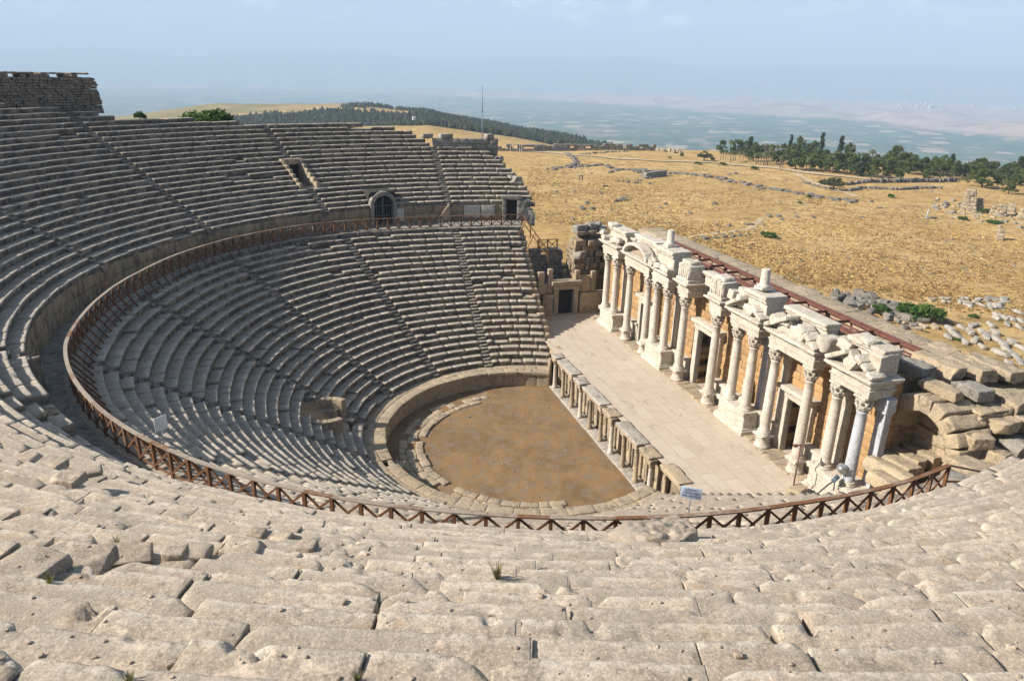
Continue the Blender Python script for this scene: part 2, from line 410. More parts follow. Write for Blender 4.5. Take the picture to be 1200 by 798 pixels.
PINKX = [-500, 300, 450, 640, 800, 1000, 1200, 1700]; PINKD = [9800, 9400, 9000, 7600, 6000, 4900, 3800, 3400]
def H(x, y):
    x = np.asarray(x, float); y = np.asarray(y, float)
    dx, dy = x-CAM[0], y-CAM[1]; D = np.hypot(dx, dy); az = np.arctan2(dy, dx)
    d = np.mod(az-YAW+math.pi, 2*math.pi)-math.pi; d = np.clip(d, -1.2, 1.2)
    px = 600-FPX*np.tan(d)
    px = np.clip(px, KX[0], KX[-1])
    fi = np.interp(px, KX, np.arange(len(KX))); fj = np.interp(D, KD, np.arange(len(KD)))
    i0 = np.clip(fi.astype(int), 0, len(KX)-2); j0 = np.clip(fj.astype(int), 0, len(KD)-2); u = fi-i0; v = fj-j0
    z = (KZ[j0, i0]*(1-u)+KZ[j0, i0+1]*u)*(1-v)+(KZ[j0+1, i0]*(1-u)+KZ[j0+1, i0+1]*u)*v
    P = np.stack([x, y, np.zeros_like(x)], -1)
    near = 1-sstep(350, 700, D)
    z = z+near*(fbm(P/38, 3, 3)*.9+fbm(P/9, 2, 8)*.22)
    mid = sstep(420, 700, D)*(1-sstep(1500, 2400, D)); z = z+mid*fbm(P/130, 3, 21)*5
    pk = sstep(-500, 700, D-np.interp(px, PINKX, PINKD)+fbm(P/900, 3, 31)*320)*(1-sstep(9500, 11500, D))
    z = z+pk*(22+np.abs(fbm(P/620, 4, 41))*95)
    mt = sstep(12000, 14800, D)
    ridge = 520+fbm(np.stack([az*9, D*0, D*0], -1), 4, 51)*190+fbm(P/2500, 4, 52)*110
    z = z+mt*np.maximum(ridge, 60)
    # hill that carries the upper seating
    r0 = np.hypot(x, y); th = np.degrees(np.arctan2(y, x)); zt = ZT(th)
    sl = np.interp(th % 360, [0, 85, 130, 170, 200, 280, 360], [.5, .34, .22, .06, .0, .05, .5])
    hh = zt-(np.maximum(r0, 47)-50)*sl+fbm(P/15, 2, 9)*.4
    z = np.where(r0 < 260, np.maximum(z, hh*(1-sstep(180, 260, r0))-300*sstep(180, 260, r0)), z)
    f = footprint(x, y)
    return z*(1-f)-3.5*f
def gat(px, py, lo=20, hi=20000):
    """where the view ray through a photo point meets the ground"""
    v = ray(px, py); t = np.geomspace(lo, hi, 420)
    for rep_ in range(3):
        P = CAM+t[:, None]*v; below = P[:, 2] < H(P[:, 0], P[:, 1]); below &= (footprint(P[:, 0], P[:, 1]) < .02)
        k = int(np.argmax(below)) if below.any() else len(t)-1
        if rep_ < 2: t = np.linspace(t[max(k-1, 0)], t[k], 12)
    q = P[k].copy(); q[2] = float(H(q[0], q[1])); return q
def at_az(px, D):
    v = ray(px, 170); v = v[:2]/np.linalg.norm(v[:2]); x, y = CAM[:2]+v*D; return np.array([x, y, float(H(x, y))])
def mpp(p): return float(np.dot(np.asarray(p)-CAM, _F))/FPX      # metres per photo pixel at p

def terrain():
    a = np.concatenate([np.linspace(YAW-.95, YAW+.95, 560), np.linspace(YAW+.95, YAW-.95+2*math.pi, 150)[1:-1]])
    d = np.concatenate([[1.0], np.geomspace(3, 45, 40)[:-1], np.geomspace(45, 400, 190)[:-1], np.geomspace(400, 18500, 190)])
    A, D = np.meshgrid(a, d, indexing='ij'); X = CAM[0]+D*np.cos(A); Y = CAM[1]+D*np.sin(A); Z = H(X, Y)
    na, nd = A.shape
    P = np.stack([X, Y, Z], -1).reshape(-1, 3)
    i = np.arange(na)[:, None]; j = np.arange(nd-1)[None]; i2 = (i+1) % na
    F = np.stack([(i*nd+j).ravel(), (i*nd+j+1).ravel(), (i2*nd+j+1).ravel(), (i2*nd+j).ravel()], 1)
    # zone: 0 field, 1 plain, 2 pink hills
    dd = np.mod(A-YAW+math.pi, 2*math.pi)-math.pi; px = 600-FPX*np.tan(np.clip(dd, -1.2, 1.2)); px = np.clip(px, -500, 1700)
    P3 = np.stack([X, Y, 0*X], -1)
    pk = sstep(-250, 250, D-np.interp(px, PINKX, PINKD)+fbm(P3/900, 3, 31)*320)
    zone = sstep(-150, -110, -Z*-1*-1)*0
    zone = 1-sstep(-120, -70, Z); zone = np.where(D > 1500, 1, zone)+pk
    zone = np.where(D > 11500, 1+pk*0+.0, zone)
    lo_ = np.interp(px, [150, 270, 430, 500, 600, 700, 780], [560, 560, 560, 500, 480, 455, 430]); hi_ = np.interp(px, [150, 270, 430, 500, 780], [860, 870, 950, 970, 820])
    fm = sstep(-.30, -.12, fbm(np.stack([X/70, Y/70, 0*X], -1), 3, 77))*sstep(-15, 5, D-lo_)*(1-sstep(-5, 25, D-hi_))*((px > 150) & (px < 830)); zone = np.where(D < 1100, np.where(fm > .05, -fm, zone), zone)
    zone = np.where((np.abs(zone) < .05) & (D < 1500), .34*sstep(370, 470, D)+.2*sstep(800, 950, D), zone)
    mb = MB(); mb.add(P, F, zone.ravel())
    t = NT('terrain_surface'); p = t.pos(); zn = t.attr()
    # dry field
    n1 = t.noise(p, .028, 5, .6, .6); n2 = t.noise(p, .14, 6, .7, .4); n3 = t.noise(p, 1.3, 6, .75); n4 = t.noise(t.mapv(p, (1, 1, 1), (3, 7, 1)), .06, 6, .7, 1.0)
    c = t.mix(t.ramp(n1, .40, .60), (.40, .26, .10), (.45, .31, .14))
    c = t.mix(t.ramp(n2, .47, .66, 0, .8), c, (.29, .165, .060))
    c = t.mix(t.ramp(n3, .42, .72, 0, .5), c, (.50, .355, .165))
    c = t.mix(t.ramp(n4, .56, .68, 0, .75), c, (.24, .165, .085))
    c = t.mix(t.ramp(t.noise(p, .5, 6, .8), .60, .68, 0, .8), c, (.13, .105, .065))
    c = t.mix(t.ramp(t.noise(t.mapv(p, (1, 1, 1), (1, 9, 4)), .11, 6, .78), .61, .69, 0, .7), c, (.15, .145, .06))
    n6 = t.noise(t.mapv(p, (1, 1, 1), (2, 8, 3)), .42, 8, .82, .4)
    c = t.mix(t.ramp(n6, .50, .585, 0, .8), c, (.215, .135, .056)); c = t.mix(t.ramp(n6, .46, .36, 0, .6), c, (.53, .385, .175))
    # irrigated plain
    q = t.mapv(p, (1, 1, 0), (0, 0, 0), (0, 0, R(38)))
    q2 = t.mapv(q, (.0125, .0075, 1)); v = t.n('ShaderNodeTexVoronoi', distance='CHEBYCHEV'); t.l(q2, v.inputs[0]); v.inputs['Scale'].default_value = 1
    sep = t.n('ShaderNodeSeparateColor'); t.l(v.outputs['Color'], sep.inputs[0])
    v3 = t.n('ShaderNodeTexVoronoi', distance='CHEBYCHEV'); t.l(t.mapv(q, (.0048, .0036, 1), (3, 5, 0)), v3.inputs[0]); v3.inputs['Scale'].default_value = 1; sp3 = t.n('ShaderNodeSeparateColor'); t.l(v3.outputs['Color'], sp3.inputs[0])
    g = t.mix(t.ramp(sep.outputs[0], .2, .8), (.028, .072, .036), (.055, .105, .05))
    g = t.mix(t.ramp(sp3.outputs[1], .6, .63, 0, .55), g, (.10, .115, .06)); g = t.mix(t.ramp(sep.outputs[1], .80, .81), g, (.19, .155, .10))
    g = t.mix(t.ramp(sep.outputs[2], .93, .935), g, (.33, .265, .185))
    g = t.mix(t.ramp(t.noise(q, .006, 6, .75), .52, .62, 0, .85), g, (.022, .045, .028))
    g = t.mix(t.ramp(t.noise(t.mapv(q, (.5, 1, 1)), .02, 4, .8), .62, .7, 0, .6), g, (.02, .04, .024))
    # bare hills
    h = t.mix(t.ramp(t.noise(p, .0035, 7, .75), .38, .62), (.25, .17, .135), (.44, .31, .235))
    h = t.mix(t.ramp(t.noise(p, .0016, 5, .7, 1.0), .56, .66, 0, .8), h, (.14, .15, .11))
    h = t.mix(t.ramp(t.noise(p, .009, 4, .8), .58, .68, 0, .5), h, (.50, .40, .32))
    c = t.mix(t.ramp(zn, -.2, -1.0), c, (.055, .062, .03))
    c = t.mix(t.ramp(zn, .0, 1.0), c, g); c = t.mix(t.ramp(zn, 1.0, 2.0), c, h)
    bp = t.bump(t.math('ADD', t.noise(p, .9, 6, .8), t.math('MULTIPLY', t.noise(p, 3.7, 6, .85), .6)), .75, .35)
    t.bsdf(c, .98, bp, spec=.08)
    return tag(mb.build('ground', t.m), kind='structure')
terrain()

# ------------------------------------------------------------------ seating
def polar(r, th, z): return np.stack([r*np.cos(th), r*np.sin(th), z], -1)
def polar_stone(mb, r0, r1, z0, z1, a0, a1, rough=.02, res=.3, rad=.03, tone=None):
    """block bounded by two arcs (a in radians)"""
    rm = (r0+r1)/2; L = abs(a1-a0)*rm; size = np.array([L, r1-r0, z1-z0])
    n = [int(np.clip(round(s/res), 3, 40)) for s in size]
    rad = min(rad, size.min()*.3); V, F = cube_grid(*n); P = crisp(V, n, size, rad)*size
    inner = np.clip(P, -(size/2-rad), size/2-rad); d = P-inner; L2 = np.linalg.norm(d, axis=1, keepdims=True); L2[L2 == 0] = 1
    P = inner+d/L2*np.minimum(np.linalg.norm(d, axis=1, keepdims=True), rad)
    nrm = P/(size/2); nrm = np.sign(nrm)*np.abs(nrm)**3; nrm /= np.maximum(np.linalg.norm(nrm, axis=1, keepdims=True), 1e-6)
    th = (a0+a1)/2-P[:, 0]/rm; r = rm+P[:, 1]; z = (z0+z1)/2+P[:, 2]
    W = polar(r, th, z); D = fbm(W*1.6, 3, 4)*rough*1.5+fbm(W*6, 2, 6)*rough*.7
    r = r+nrm[:, 1]*D; z = z+nrm[:, 2]*D; th = th-nrm[:, 0]*D/rm
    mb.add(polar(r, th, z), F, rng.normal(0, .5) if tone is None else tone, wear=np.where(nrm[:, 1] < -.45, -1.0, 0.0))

_FT = [60, 75, 88.6, 99.8, 114, 122, 132, 138, 150, 161, 172, 180, 186, 191, 200, 207, 221, 239, 247, 255, 270, 281, 300]
_FR = [28.8, 28.7, 28.3, 28.7, 29.9, 30.4, 30.5, 30.6, 30.35, 29.95, 29.87, 29.87, 29.97, 30.13, 30.12, 30.12, 30.2, 30.19, 30.08, 30.1, 30.2, 30.45, 30.5]
def RF(deg): return np.interp(deg, _FT, _FR)
def kf(deg): return (RF(deg)-.8-13.2)/(29.4-13.2)
STEP = {0: .045, 1: .075, 2: .13, 3: .28}
def seat_block(mb, r0, tread, rise, zt, a0, a1, amp, kfun=None, drop=0.0, dr0=0.0, tone=0.0, lod=None):
    am = (a0+a1)/2; rm = r0+tread/2
    c = np.array([rm*math.cos(am), rm*math.sin(am), zt]); d = np.linalg.norm(c-CAM)
    if lod is None: lod = 0 if d < 8.5 else 1 if d < 15 else 2 if d < 30 else 3
    st = STEP[lod]; rd = .05 if lod == 3 else .028
    key = [(tread+.10, -.005), (rd*2.6, 0), (rd*1.2, 0)]
    if lod < 3: key += [(rd*.35, -rd*.3), (0, -rd*1.1)]
    else: key += [(0, -rd*.7)]
    key += [(0, -rd*2), (.0, -rise*.45), (.05, -rise*.62), (.07, -rise-.04)]
    key = np.array(key); seg = np.linalg.norm(np.diff(key, axis=0), axis=1); cum = np.concatenate([[0], np.cumsum(seg)])
    ns = max(4 if lod == 3 else 5, int(cum[-1]/st))
    s = np.unique(np.concatenate([np.linspace(0, cum[-1], ns), cum[1:-1]])); prof = np.stack([np.interp(s, cum, key[:, 0]), np.interp(s, cum, key[:, 1])], 1)
    s_nose = cum[3] if lod < 3 else cum[2]
    L = (a1-a0)*rm; nu = max(3, int(L/st)+1)
    if lod < 3:
        u = np.concatenate([[0, .018/L, .05/L], np.linspace(0, 1, nu)[1:-1], [1-.05/L, 1-.018/L, 1]]); u = np.unique(np.clip(u, 0, 1))
    else: u = np.linspace(0, 1, nu)
    nu = len(u); npf = len(prof)
    th = (a0+(a1-a0)*u)[:, None]*np.ones(npf); r = r0+dr0+prof[:, 0][None]*np.ones((nu, 1)); z = zt-drop+prof[:, 1][None]*np.ones((nu, 1))
    if kfun is not None: r = 13.2+(r-13.2)*kfun(np.degrees(th))
    W = polar(r, th, z)
    tilt = rng.normal(0, .012)*amp; z = z+(u-.5)[:, None]*L*tilt
    nz = 1-sstep(s_nose-.05, s_nose+.08, s); nr = -(1-nz)
    Q = W+rng.random(3)*50
    D = fbm(Q*.8, 2, 1)*.013+fbm(Q*3.0, 2, 2)*.005
    if lod < 2: D = D+fbm(Q*11, 3, 3, .6)*.007
    D = D*amp
    if lod < 3: D = D+((np.abs(fbm(Q*5.5, 4, 6, .65))-.12)*-.032*np.exp(-((s-s_nose)/.07)**2)[None])*amp
    e = np.minimum(u, 1-u)[:, None]*L
    ed = np.exp(-(e/.05)**2)*(.5+.9*np.abs(vnoise(Q*2.3, 8)))*(.012 if lod < 2 else .010 if lod < 3 else .006)*amp
    wn = np.exp(-((s-s_nose)/.22)**2)[None]
    ch = np.clip(fbm(Q*2.6, 4, 12, .62)-.27, 0, .4)*wn*amp
    if lod < 3:                                       # broken corners: flat oblique facets
        for side in (0, 1):
            if rng.random() < .28 and amp > .5:
                a_, b_, dp = rng.uniform(.10, .45), rng.uniform(.10, .40), rng.uniform(.06, .20)
                uu = (u if side == 0 else 1-u)[:, None]*L; w_ = uu/a_+np.maximum(s_nose-s, 0)[None]/b_+fbm(Q*7, 2, 4)*.18
                cut = np.clip(1-w_, 0, 1)*dp; ch = np.maximum(ch, cut/.4)
    z = z+nz[None]*D-ed*nz[None]-ch*.30
    r = r+nr[None]*D+ed*(1-nz)[None]+ch*.38
    P = polar(r, th, z).reshape(-1, 3)
    F = grid_faces(nu, npf)
    base = len(P); ex = []
    for k in (0, nu-1):
        ex.append(polar(np.array([r0+tread+.1]) if kfun is None else 13.2+(r0+tread+.1-13.2)*kfun(np.degrees(th[k, :1])), th[k, :1], np.array([zt-rise-.04])))
    P = np.concatenate([P]+ex)
    rs = np.clip((s-s_nose-.05)/.08, 0, 1); wear = np.where(s > s_nose+.05, -rs, np.exp(-((s-s_nose)/.14)**2)*min(1, amp*1.3)); wear = np.concatenate([np.tile(wear, nu), [-1, -1]])  # positive: worn nose; negative: riser face that gets the painted shade
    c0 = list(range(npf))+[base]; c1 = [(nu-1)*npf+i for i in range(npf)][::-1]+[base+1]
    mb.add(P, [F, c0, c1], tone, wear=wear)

def spans(lo, hi, gaps):
    out = [(lo, hi)]
    for g0, g1 in sorted(gaps):
        nx = []
        for a, b in out:
            if g1 <= a or g0 >= b: nx.append((a, b)); continue
            if g0 > a: nx.append((a, g0))
            if g1 < b: nx.append((g1, b))
        out = nx
    return [s for s in out if s[1]-s[0] > .008]

def seat_row(r0, tread, rise, zt, lo, hi, gaps, kfun, ampf, lmin=.9, lmax=2.0, missing=0.0, dropf=None):
    mb = MB()
    for a, b in spans(R(lo), R(hi), gaps):
        x = a
        while x < b-1e-4:
            L = rng.uniform(lmin, lmax)/r0
            if kfun is not None and x > R(236): L *= 1.9
            if b-(x+L) < lmin*.6/r0: L = b-x
            am = x+L/2; c = np.array([r0*math.cos(am), r0*math.sin(am), zt]); d = np.linalg.norm(c-CAM)
            amp = ampf(math.degrees(am), d)
            g = (rng.uniform(.001, .005) if d > 30 else rng.uniform(.003, .018)+(rng.uniform(.01, .03) if rng.random() < .25 else 0))/r0; far = d > 30
            drop = (0 if dropf is None else dropf(math.degrees(am)))+max(-.06, rng.normal(0, .012 if far else .016)*amp)+(rng.uniform(.08, .2) if rng.random() < missing*amp else 0)
            if kfun is not None and x > R(236): drop = 0; g = .0006/r0
            seat_block(mb, r0, tread, rise, zt, x+g, x+L-g, amp, kfun, drop, rng.normal(0, .016 if far else .024)*amp, rng.normal(0, .55))
            x += L
    return mb

def cone_sheet(profile, lo, hi, n, kfun=None):
    prof = np.asarray(profile, float); th = np.linspace(R(lo), R(hi), n)[:, None]*np.ones(len(prof)); r = prof[:, 0][None]*np.ones((n, 1)); z = prof[:, 1][None]*np.ones((n, 1))
    if kfun is not None: r = np.where(r > 13.2, 13.2+(r-13.2)*kfun(np.degrees(th)), r)
    mb = MB(); mb.add(polar(r, th, z).reshape(-1, 3), grid_faces(n, len(prof))); return mb

# ---- lower tier
LOW_R, LOW_T, LOW_Z, LOW_H, LOW_N = 13.2, .736, 1.47, .467, 22
low = empty('lower_seating', (0, 0, 0), 'lower tier of grey stone seats curving round the brown orchestra, below the wooden fence', 'seating')
def low_core():
    rr = np.linspace(12.7, 29.4, 20); n = 160; P = []
    for r in rr:
        xe = 6.0+.075*(r-13); h = math.acos(min(.9, xe/(13.2+(r-13.2)*.95)))+.015; th = np.linspace(h, 2*math.pi-h-.03, n); q = np.where(r > 13.2, 13.2+(r-13.2)*kf(np.degrees(th)), r)
        P.append(polar(q, th, np.full(n, 1.47+(r-13.2)*.6345-.34)))
    mb = MB(); mb.add(np.stack(P, 0).reshape(-1, 3), grid_faces(20, n)[:, ::-1]); mb.build('rubble_core', M['soil'], low)
low_core()
LST = [90, 114.3, 139.5, 164.5, 190.2, 217.3, 243, 268]
NC = np.array([-15.75, 2.15]); NRAD = 1.95           # horseshoe bench let into the lowest rows
def lgaps(r):
    g = [(R(t)-.40/r, R(t)+.40/r) for t in LST]
    # the horseshoe bench
    d = math.hypot(*NC); cs = (r*r+d*d-NRAD*NRAD)/(2*r*d)
    if -1 < cs < 1: h = math.acos(cs); a = math.atan2(NC[1], NC[0]); g.append((a-h, a+h))
    return g
def low_amp(deg, d): return .75 if deg < 232 else .15
for i in range(LOW_N):
    r = LOW_R+LOW_T*i; xe = 6.0+.075*(r-13)
    h = math.degrees(math.acos(min(.9, xe/(13.2+(r-13.2)*.95))))
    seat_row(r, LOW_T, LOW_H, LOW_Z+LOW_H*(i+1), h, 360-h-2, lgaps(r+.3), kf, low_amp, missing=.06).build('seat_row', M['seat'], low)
for t in LST:
    mb = MB(); c = R(t)
    for i in range(LOW_N):
        for k in (0, 1):
            r = LOW_R+LOW_T*(i+k*.5)-.2; z = LOW_Z+LOW_H*(i+.5+k*.5)-.04; kk = float(kf(t))
            r0, r1 = 13.2+(r-13.2)*kk, 13.2+(r+.45-13.2)*kk
            if r0 > 12.9: polar_stone(mb, r0, r1, z-.4, z+rng.normal(0, .015), c-.385/r, c+.385/r, .018, .3, .03)
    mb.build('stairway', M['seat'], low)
mb = MB(); x = R(63)                                  # orchestra wall of upright slabs
while x < R(297):
    L = rng.uniform(.9, 1.5)/11.6
    polar_stone(mb, 11.56+rng.normal(0, .012), 11.9, -.3, 1.36, x+.004/11, min(x+L, R(297))-.004/11, .018, .22, .02); x += L
wl = mb.build('orchestra_wall', M['tan_stone'], low)
mb = MB(); x = R(63)
for ra, rb in ((11.48, 12.35), (12.37, 13.35)):
    x = R(63)
    while x < R(297):
        L = rng.uniform(.9, 1.9)/12
        if not (ra < 12 and 189 < math.degrees(x) < 195): polar_stone(mb, ra+rng.normal(0, .03), rb, 1.16, 1.47+rng.normal(0, .018), x+.006/12, min(x+L, R(297))-.006/12, .022, .2, .03)
        x += L
mb.build('wall_coping', M['tan_stone'], low)
mb = MB()                                             # end piers of the far rows
for i in range(LOW_N):
    r = LOW_R+LOW_T*i; xe = 6.0+.075*(r-13); rr = 13.2+(r-13.2)*.95
    for sg in (1, -1):
        if sg < 0: continue
        y = math.sqrt(rr*rr-xe*xe)*sg; z = LOW_Z+LOW_H*(i+1)
        zt = z-.05; zb = max(3.2 if sg > 0 else 1.2, zt-2.6)
        while zt > zb+.1:
            hh = min(rng.uniform(.45, .65), zt-zb); stone(mb, (xe+.22+rng.normal(0, .05), y+sg*.36, zt-hh/2), (.62, .80, hh-.01), rng.normal(0, .04), .03, .25, .04); zt -= hh
mb.build('row_end', M['tan_stone'], low)
# horseshoe bench
mb = MB()
an = math.atan2(-NC[1], -NC[0])
def ring_piece(r0, r1, z0, z1, a0, a1, nseg):
    for k in range(nseg):
        b0 = a0+(a1-a0)*k/nseg; b1 = a0+(a1-a0)*(k+1)/nseg
        t = MB(); polar_stone(t, r0, r1, z0, z1, b0+.004, b1-.004, .02, .16, .03)
        mb.add(t.v[0]+np.array([NC[0], NC[1], 0]), t.f[0], t.tone[0], wear=t.wear[0]*0)
ring_piece(1.78, 2.3, 1.3, 3.95, an+R(50), an+R(310), 9)
ring_piece(1.22, 1.80, 1.3, 3.2, an+R(62), an+R(298), 7)
ring_piece(.72, 1.25, 1.3, 2.78, an+R(75), an+R(285), 5)
ring_piece(.02, .75, 1.3, 2.42, an, an+2*math.pi, 5); ring_piece(.7, 1.7, 1.3, 2.3, an-R(46), an+R(46), 3)
mb.build('curved_bench', M['tan_stone'], low)

# ---- walkway between the tiers
def walkway():
    n, k = 420, 10; th = np.linspace(R(74.6), R(290), n)[:, None]*np.ones(k); w = np.linspace(0, 1, k)[None]
    r = (RF(np.degrees(th))-.85)*(1-w)+32.2*w; P = polar(r, th, 0*r+12.1); P[..., 2] += fbm(P*1.3, 3, 5)*.05
    mb = MB(); mb.add(P.reshape(-1, 3), grid_faces(n, k)); return tag(mb.build('walkway', M['grey_stone']), kind='structure')
walkway()
mb = MB(); x = R(74.4)
while x < R(287):
    L = rng.uniform(1, 1.8)/30; rr = float(RF(math.degrees(x)))
    polar_stone(mb, rr-.72, rr+.30, 11.4, 12.14+rng.normal(0, .02), x+.0003, x+L-.0003, .03, .2, .04); x += L
mb.build('walkway_edge', M['seat'], low)

# ---- upper tier
UP_R, UP_T, UP_Z, UP_H = 31.75, .72, 14.4, .4275
up = empty('upper_seating', (0, 0, 0), 'steep upper tier of weathered stone seat rows rising behind the fenced walkway', 'seating')
UST = [89.8, 115.4, 139.8, 164, 198.4]
GATE = (103.5, 1.2); DOOR = (76.6, .62); VOM = (115.3, 1.05)
def ugaps(i, r):
    g = [(R(t)-.38/r, R(t)+.38/r) for t in UST if not (t == 198.4 and i > 12)]
    if i <= 2: g.append((R(GATE[0])-GATE[1]/r, R(GATE[0])+GATE[1]/r))
    if i <= 1: g.append((R(DOOR[0])-DOOR[1]/r, R(DOOR[0])+DOOR[1]/r))
    if 5 <= i <= 10: g.append((R(VOM[0])-VOM[1]/r, R(VOM[0])+VOM[1]/r))
    return g
def up_amp(deg, d): return 1.25 if d < 26 else 1.0 if d < 40 else .8
UN = 30
for i in range(UN):
    r = UP_R+UP_T*i; z = UP_Z+UP_H*i
    xe = float(np.interp(r, [31, 35, 38, 41, 42.4, 43.5, 44], [9.9, 9.7, 8.1, 7.2, 4.6, 0, -2]))
    lo = math.degrees(math.acos(xe/r)); hi = 360-math.degrees(math.acos(10.5/r))
    while up_top(lo) < r+.3 and lo < 250: lo += .25
    if lo > 240: continue
    lo += rng.uniform(-.2, .35)
    rise = UP_H if i else .45
    dz = [.48, .36, .22, .1][i] if i < 4 else 0; dz2 = [.95, .70, .35, .1][i] if i < 4 else 0
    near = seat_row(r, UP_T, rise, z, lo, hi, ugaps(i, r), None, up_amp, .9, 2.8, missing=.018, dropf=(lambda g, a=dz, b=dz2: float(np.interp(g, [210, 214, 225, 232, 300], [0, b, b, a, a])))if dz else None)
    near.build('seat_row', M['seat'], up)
core = [(31.9, 12.0), (31.95, 13.6), (53.5, 13.6+.594*21.55-.35), (54, 20)]
c2 = MB()
nth = 240; th = np.linspace(R(79), R(284), nth)[:, None]*np.ones(14)
top = np.clip(up_top(np.degrees(th[:, 0])), 36, 53.5); w = np.linspace(0, 1, 11)[None]
rr = np.concatenate([np.full((nth, 1), 32.15), np.full((nth, 1), 32.2), 32.3+(top[:, None]-.2-32.3)*w[:, 1:], (top[:, None]+.6)+0*w[:, :1], (top[:, None]+1.2)+0*w[:, :1]], 1)
zz = np.where(rr < 32.18, 11.5, 14.4+(rr-31.75)*.594-.72); zz[:, -2:] -= np.array([.6, 9]); zz -= (sstep(206, 214, np.degrees(th[:, :1]))*1.0*(1-sstep(33, 37, rr)))
P = polar(rr, th, zz).reshape(-1, 3)
# leave the mouth of the entrance passage and of the arched gateway open
thd = np.degrees(th).ravel(); rf_ = rr.ravel()
hole = ((np.abs(thd-VOM[0])*R(1)*rf_ < 1.5) & (rf_ < 40.2) & (rf_ > 34.2)) | ((np.abs(thd-GATE[0])*R(1)*rf_ < 1.7) & (rf_ < 35.2)) | ((np.abs(thd-DOOR[0])*R(1)*rf_ < 1) & (rf_ < 33))
P[hole, 2] -= 3.2
c2.add(P, grid_faces(nth, 14)); c2.build('rubble_core', M['soil'], up)
for t in UST:
    mb = MB(); c = R(t)
    for i in range(UN):
        r = UP_R+UP_T*i
        if r > up_top(t)-.6: break
        if t == 198.4 and i > 12: break
        for k in (0, 1):
            q = r+UP_T*k*.5-.1; z = UP_Z+UP_H*(i-.5+k*.5)
            if 5 <= i <= 10 and t == 115.4: continue
            if q > 31.6: polar_stone(mb, q, q+.45, z-.4, z+rng.normal(0, .012), c-.375/q, c+.375/q, .018, .3 if t < 190 else .12, .03)
    if t == 198.4:
        for k in range(5): polar_stone(mb, 31.2-.0+.0*k, 31.7, 12.0, 12.5+.4*k, R(196.2+.42*k), R(196.6+.42*k), .02, .15, .03)
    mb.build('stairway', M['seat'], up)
# retaining wall in two courses
mb = MB()
for z0, z1, off in ((12.0, 13.08, 0), (13.1, 13.98, .5)):
    for a, b in spans(R(74), R(284), [(R(GATE[0])-GATE[1]/31.7, R(GATE[0])+GATE[1]/31.7), (R(DOOR[0])-DOOR[1]/31.7, R(DOOR[0])+DOOR[1]/31.7), (R(198.4)-.4/31.7, R(198.4)+.4/31.7)]):
        x = a
        while x < b-.001:
            L = rng.uniform(1.0, 1.9)/31.75
            if b-x-L < .5/31.75: L = b-x
            near_ = math.degrees(x) > 209
            if not (near_ and z0 > 13): polar_stone(mb, 31.78+rng.normal(0, .015)+(.1 if near_ else 0), 32.4, z0, min(z1, 12.9) if near_ else z1, x+.00025, x+L-.00025, .02, .3, .03)
            x += L
mb.build('retaining_wall', M['wall_old'], up)
mb = MB()
for a0, a1, z0, z1 in ((99.2, 101.0, 12.3, 13.75), (83.2, 86.6, 12.5, 13.85), (80.2, 83.0, 12.5, 13.85)):
    polar_stone(mb, 31.70, 31.8, z0, z1, R(a0), R(a1), .006, .3, .02)
mb.build('wall_panel', M['cream_panel'], up)
mb = MB()                                             # steps climbing along the wall
for k in range(7):
    a0 = 92.6-.42*k; polar_stone(mb, 31.28, 31.76, 12.05, 12.45+.27*k, R(a0-.42), R(a0), .012, .25, .02)
mb.build('wall_stairway', M['tan_stone'], up)
def local(th_deg, r, z=0.0):                          # frame on the arc: x along the tangent (clockwise), y outward
    a = R(th_deg); return Matrix(((math.sin(a), math.cos(a), 0, r*math.cos(a)), (-math.cos(a), math.sin(a), 0, r*math.sin(a)), (0, 0, 1, z), (0, 0, 0, 1)))
def xform(mb, Mx):
    A = np.array(Mx); s = MB(); s.__dict__.update(mb.__dict__); s.v = [v@A[:3, :3].T+A[:3, 3] for v in mb.v]; return s
# arched gateway
mb = MB()
for sx in (-1, 1):
    for z in (0, .75, 1.45): stone(mb, (sx*1.32, .25, z+.37), (.42, .75, .74), 0, .02, .2, .03)
for k in range(9):
    a = math.pi*(k+.5)/9; stone(mb, (1.32*math.cos(a), .25, 2.15+1.3*math.sin(a)), (.44, .72, .48), 0, .02, .2, .04, tilt=(0, -a))
g = xform(mb, local(GATE[0], 31.6, 12.1)).build('gateway', M['grey_stone'], up)
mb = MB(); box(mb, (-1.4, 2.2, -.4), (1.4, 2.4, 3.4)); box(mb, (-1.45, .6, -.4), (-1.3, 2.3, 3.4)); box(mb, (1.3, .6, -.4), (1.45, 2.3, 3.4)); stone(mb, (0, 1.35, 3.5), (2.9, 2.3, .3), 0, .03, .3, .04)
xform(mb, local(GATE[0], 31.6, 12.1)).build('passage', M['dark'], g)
mb = MB()
for x in np.linspace(-1.0, 1.0, 8): tube(mb, [(x, .3, 0), (x, .3, 2.15+math.sqrt(max(0, 1.1**2-x*x)))], .025, 5)
for z in (.1, 1.0, 2.1): obox(mb, (-1.1, .3, z), (1.1, .3, z), .04, .06)
obox(mb, (0, .27, 0), (0, .27, 3.2), .07, .06)
xform(mb, local(GATE[0], 31.6, 12.1)).build('grille', M['iron'], g)
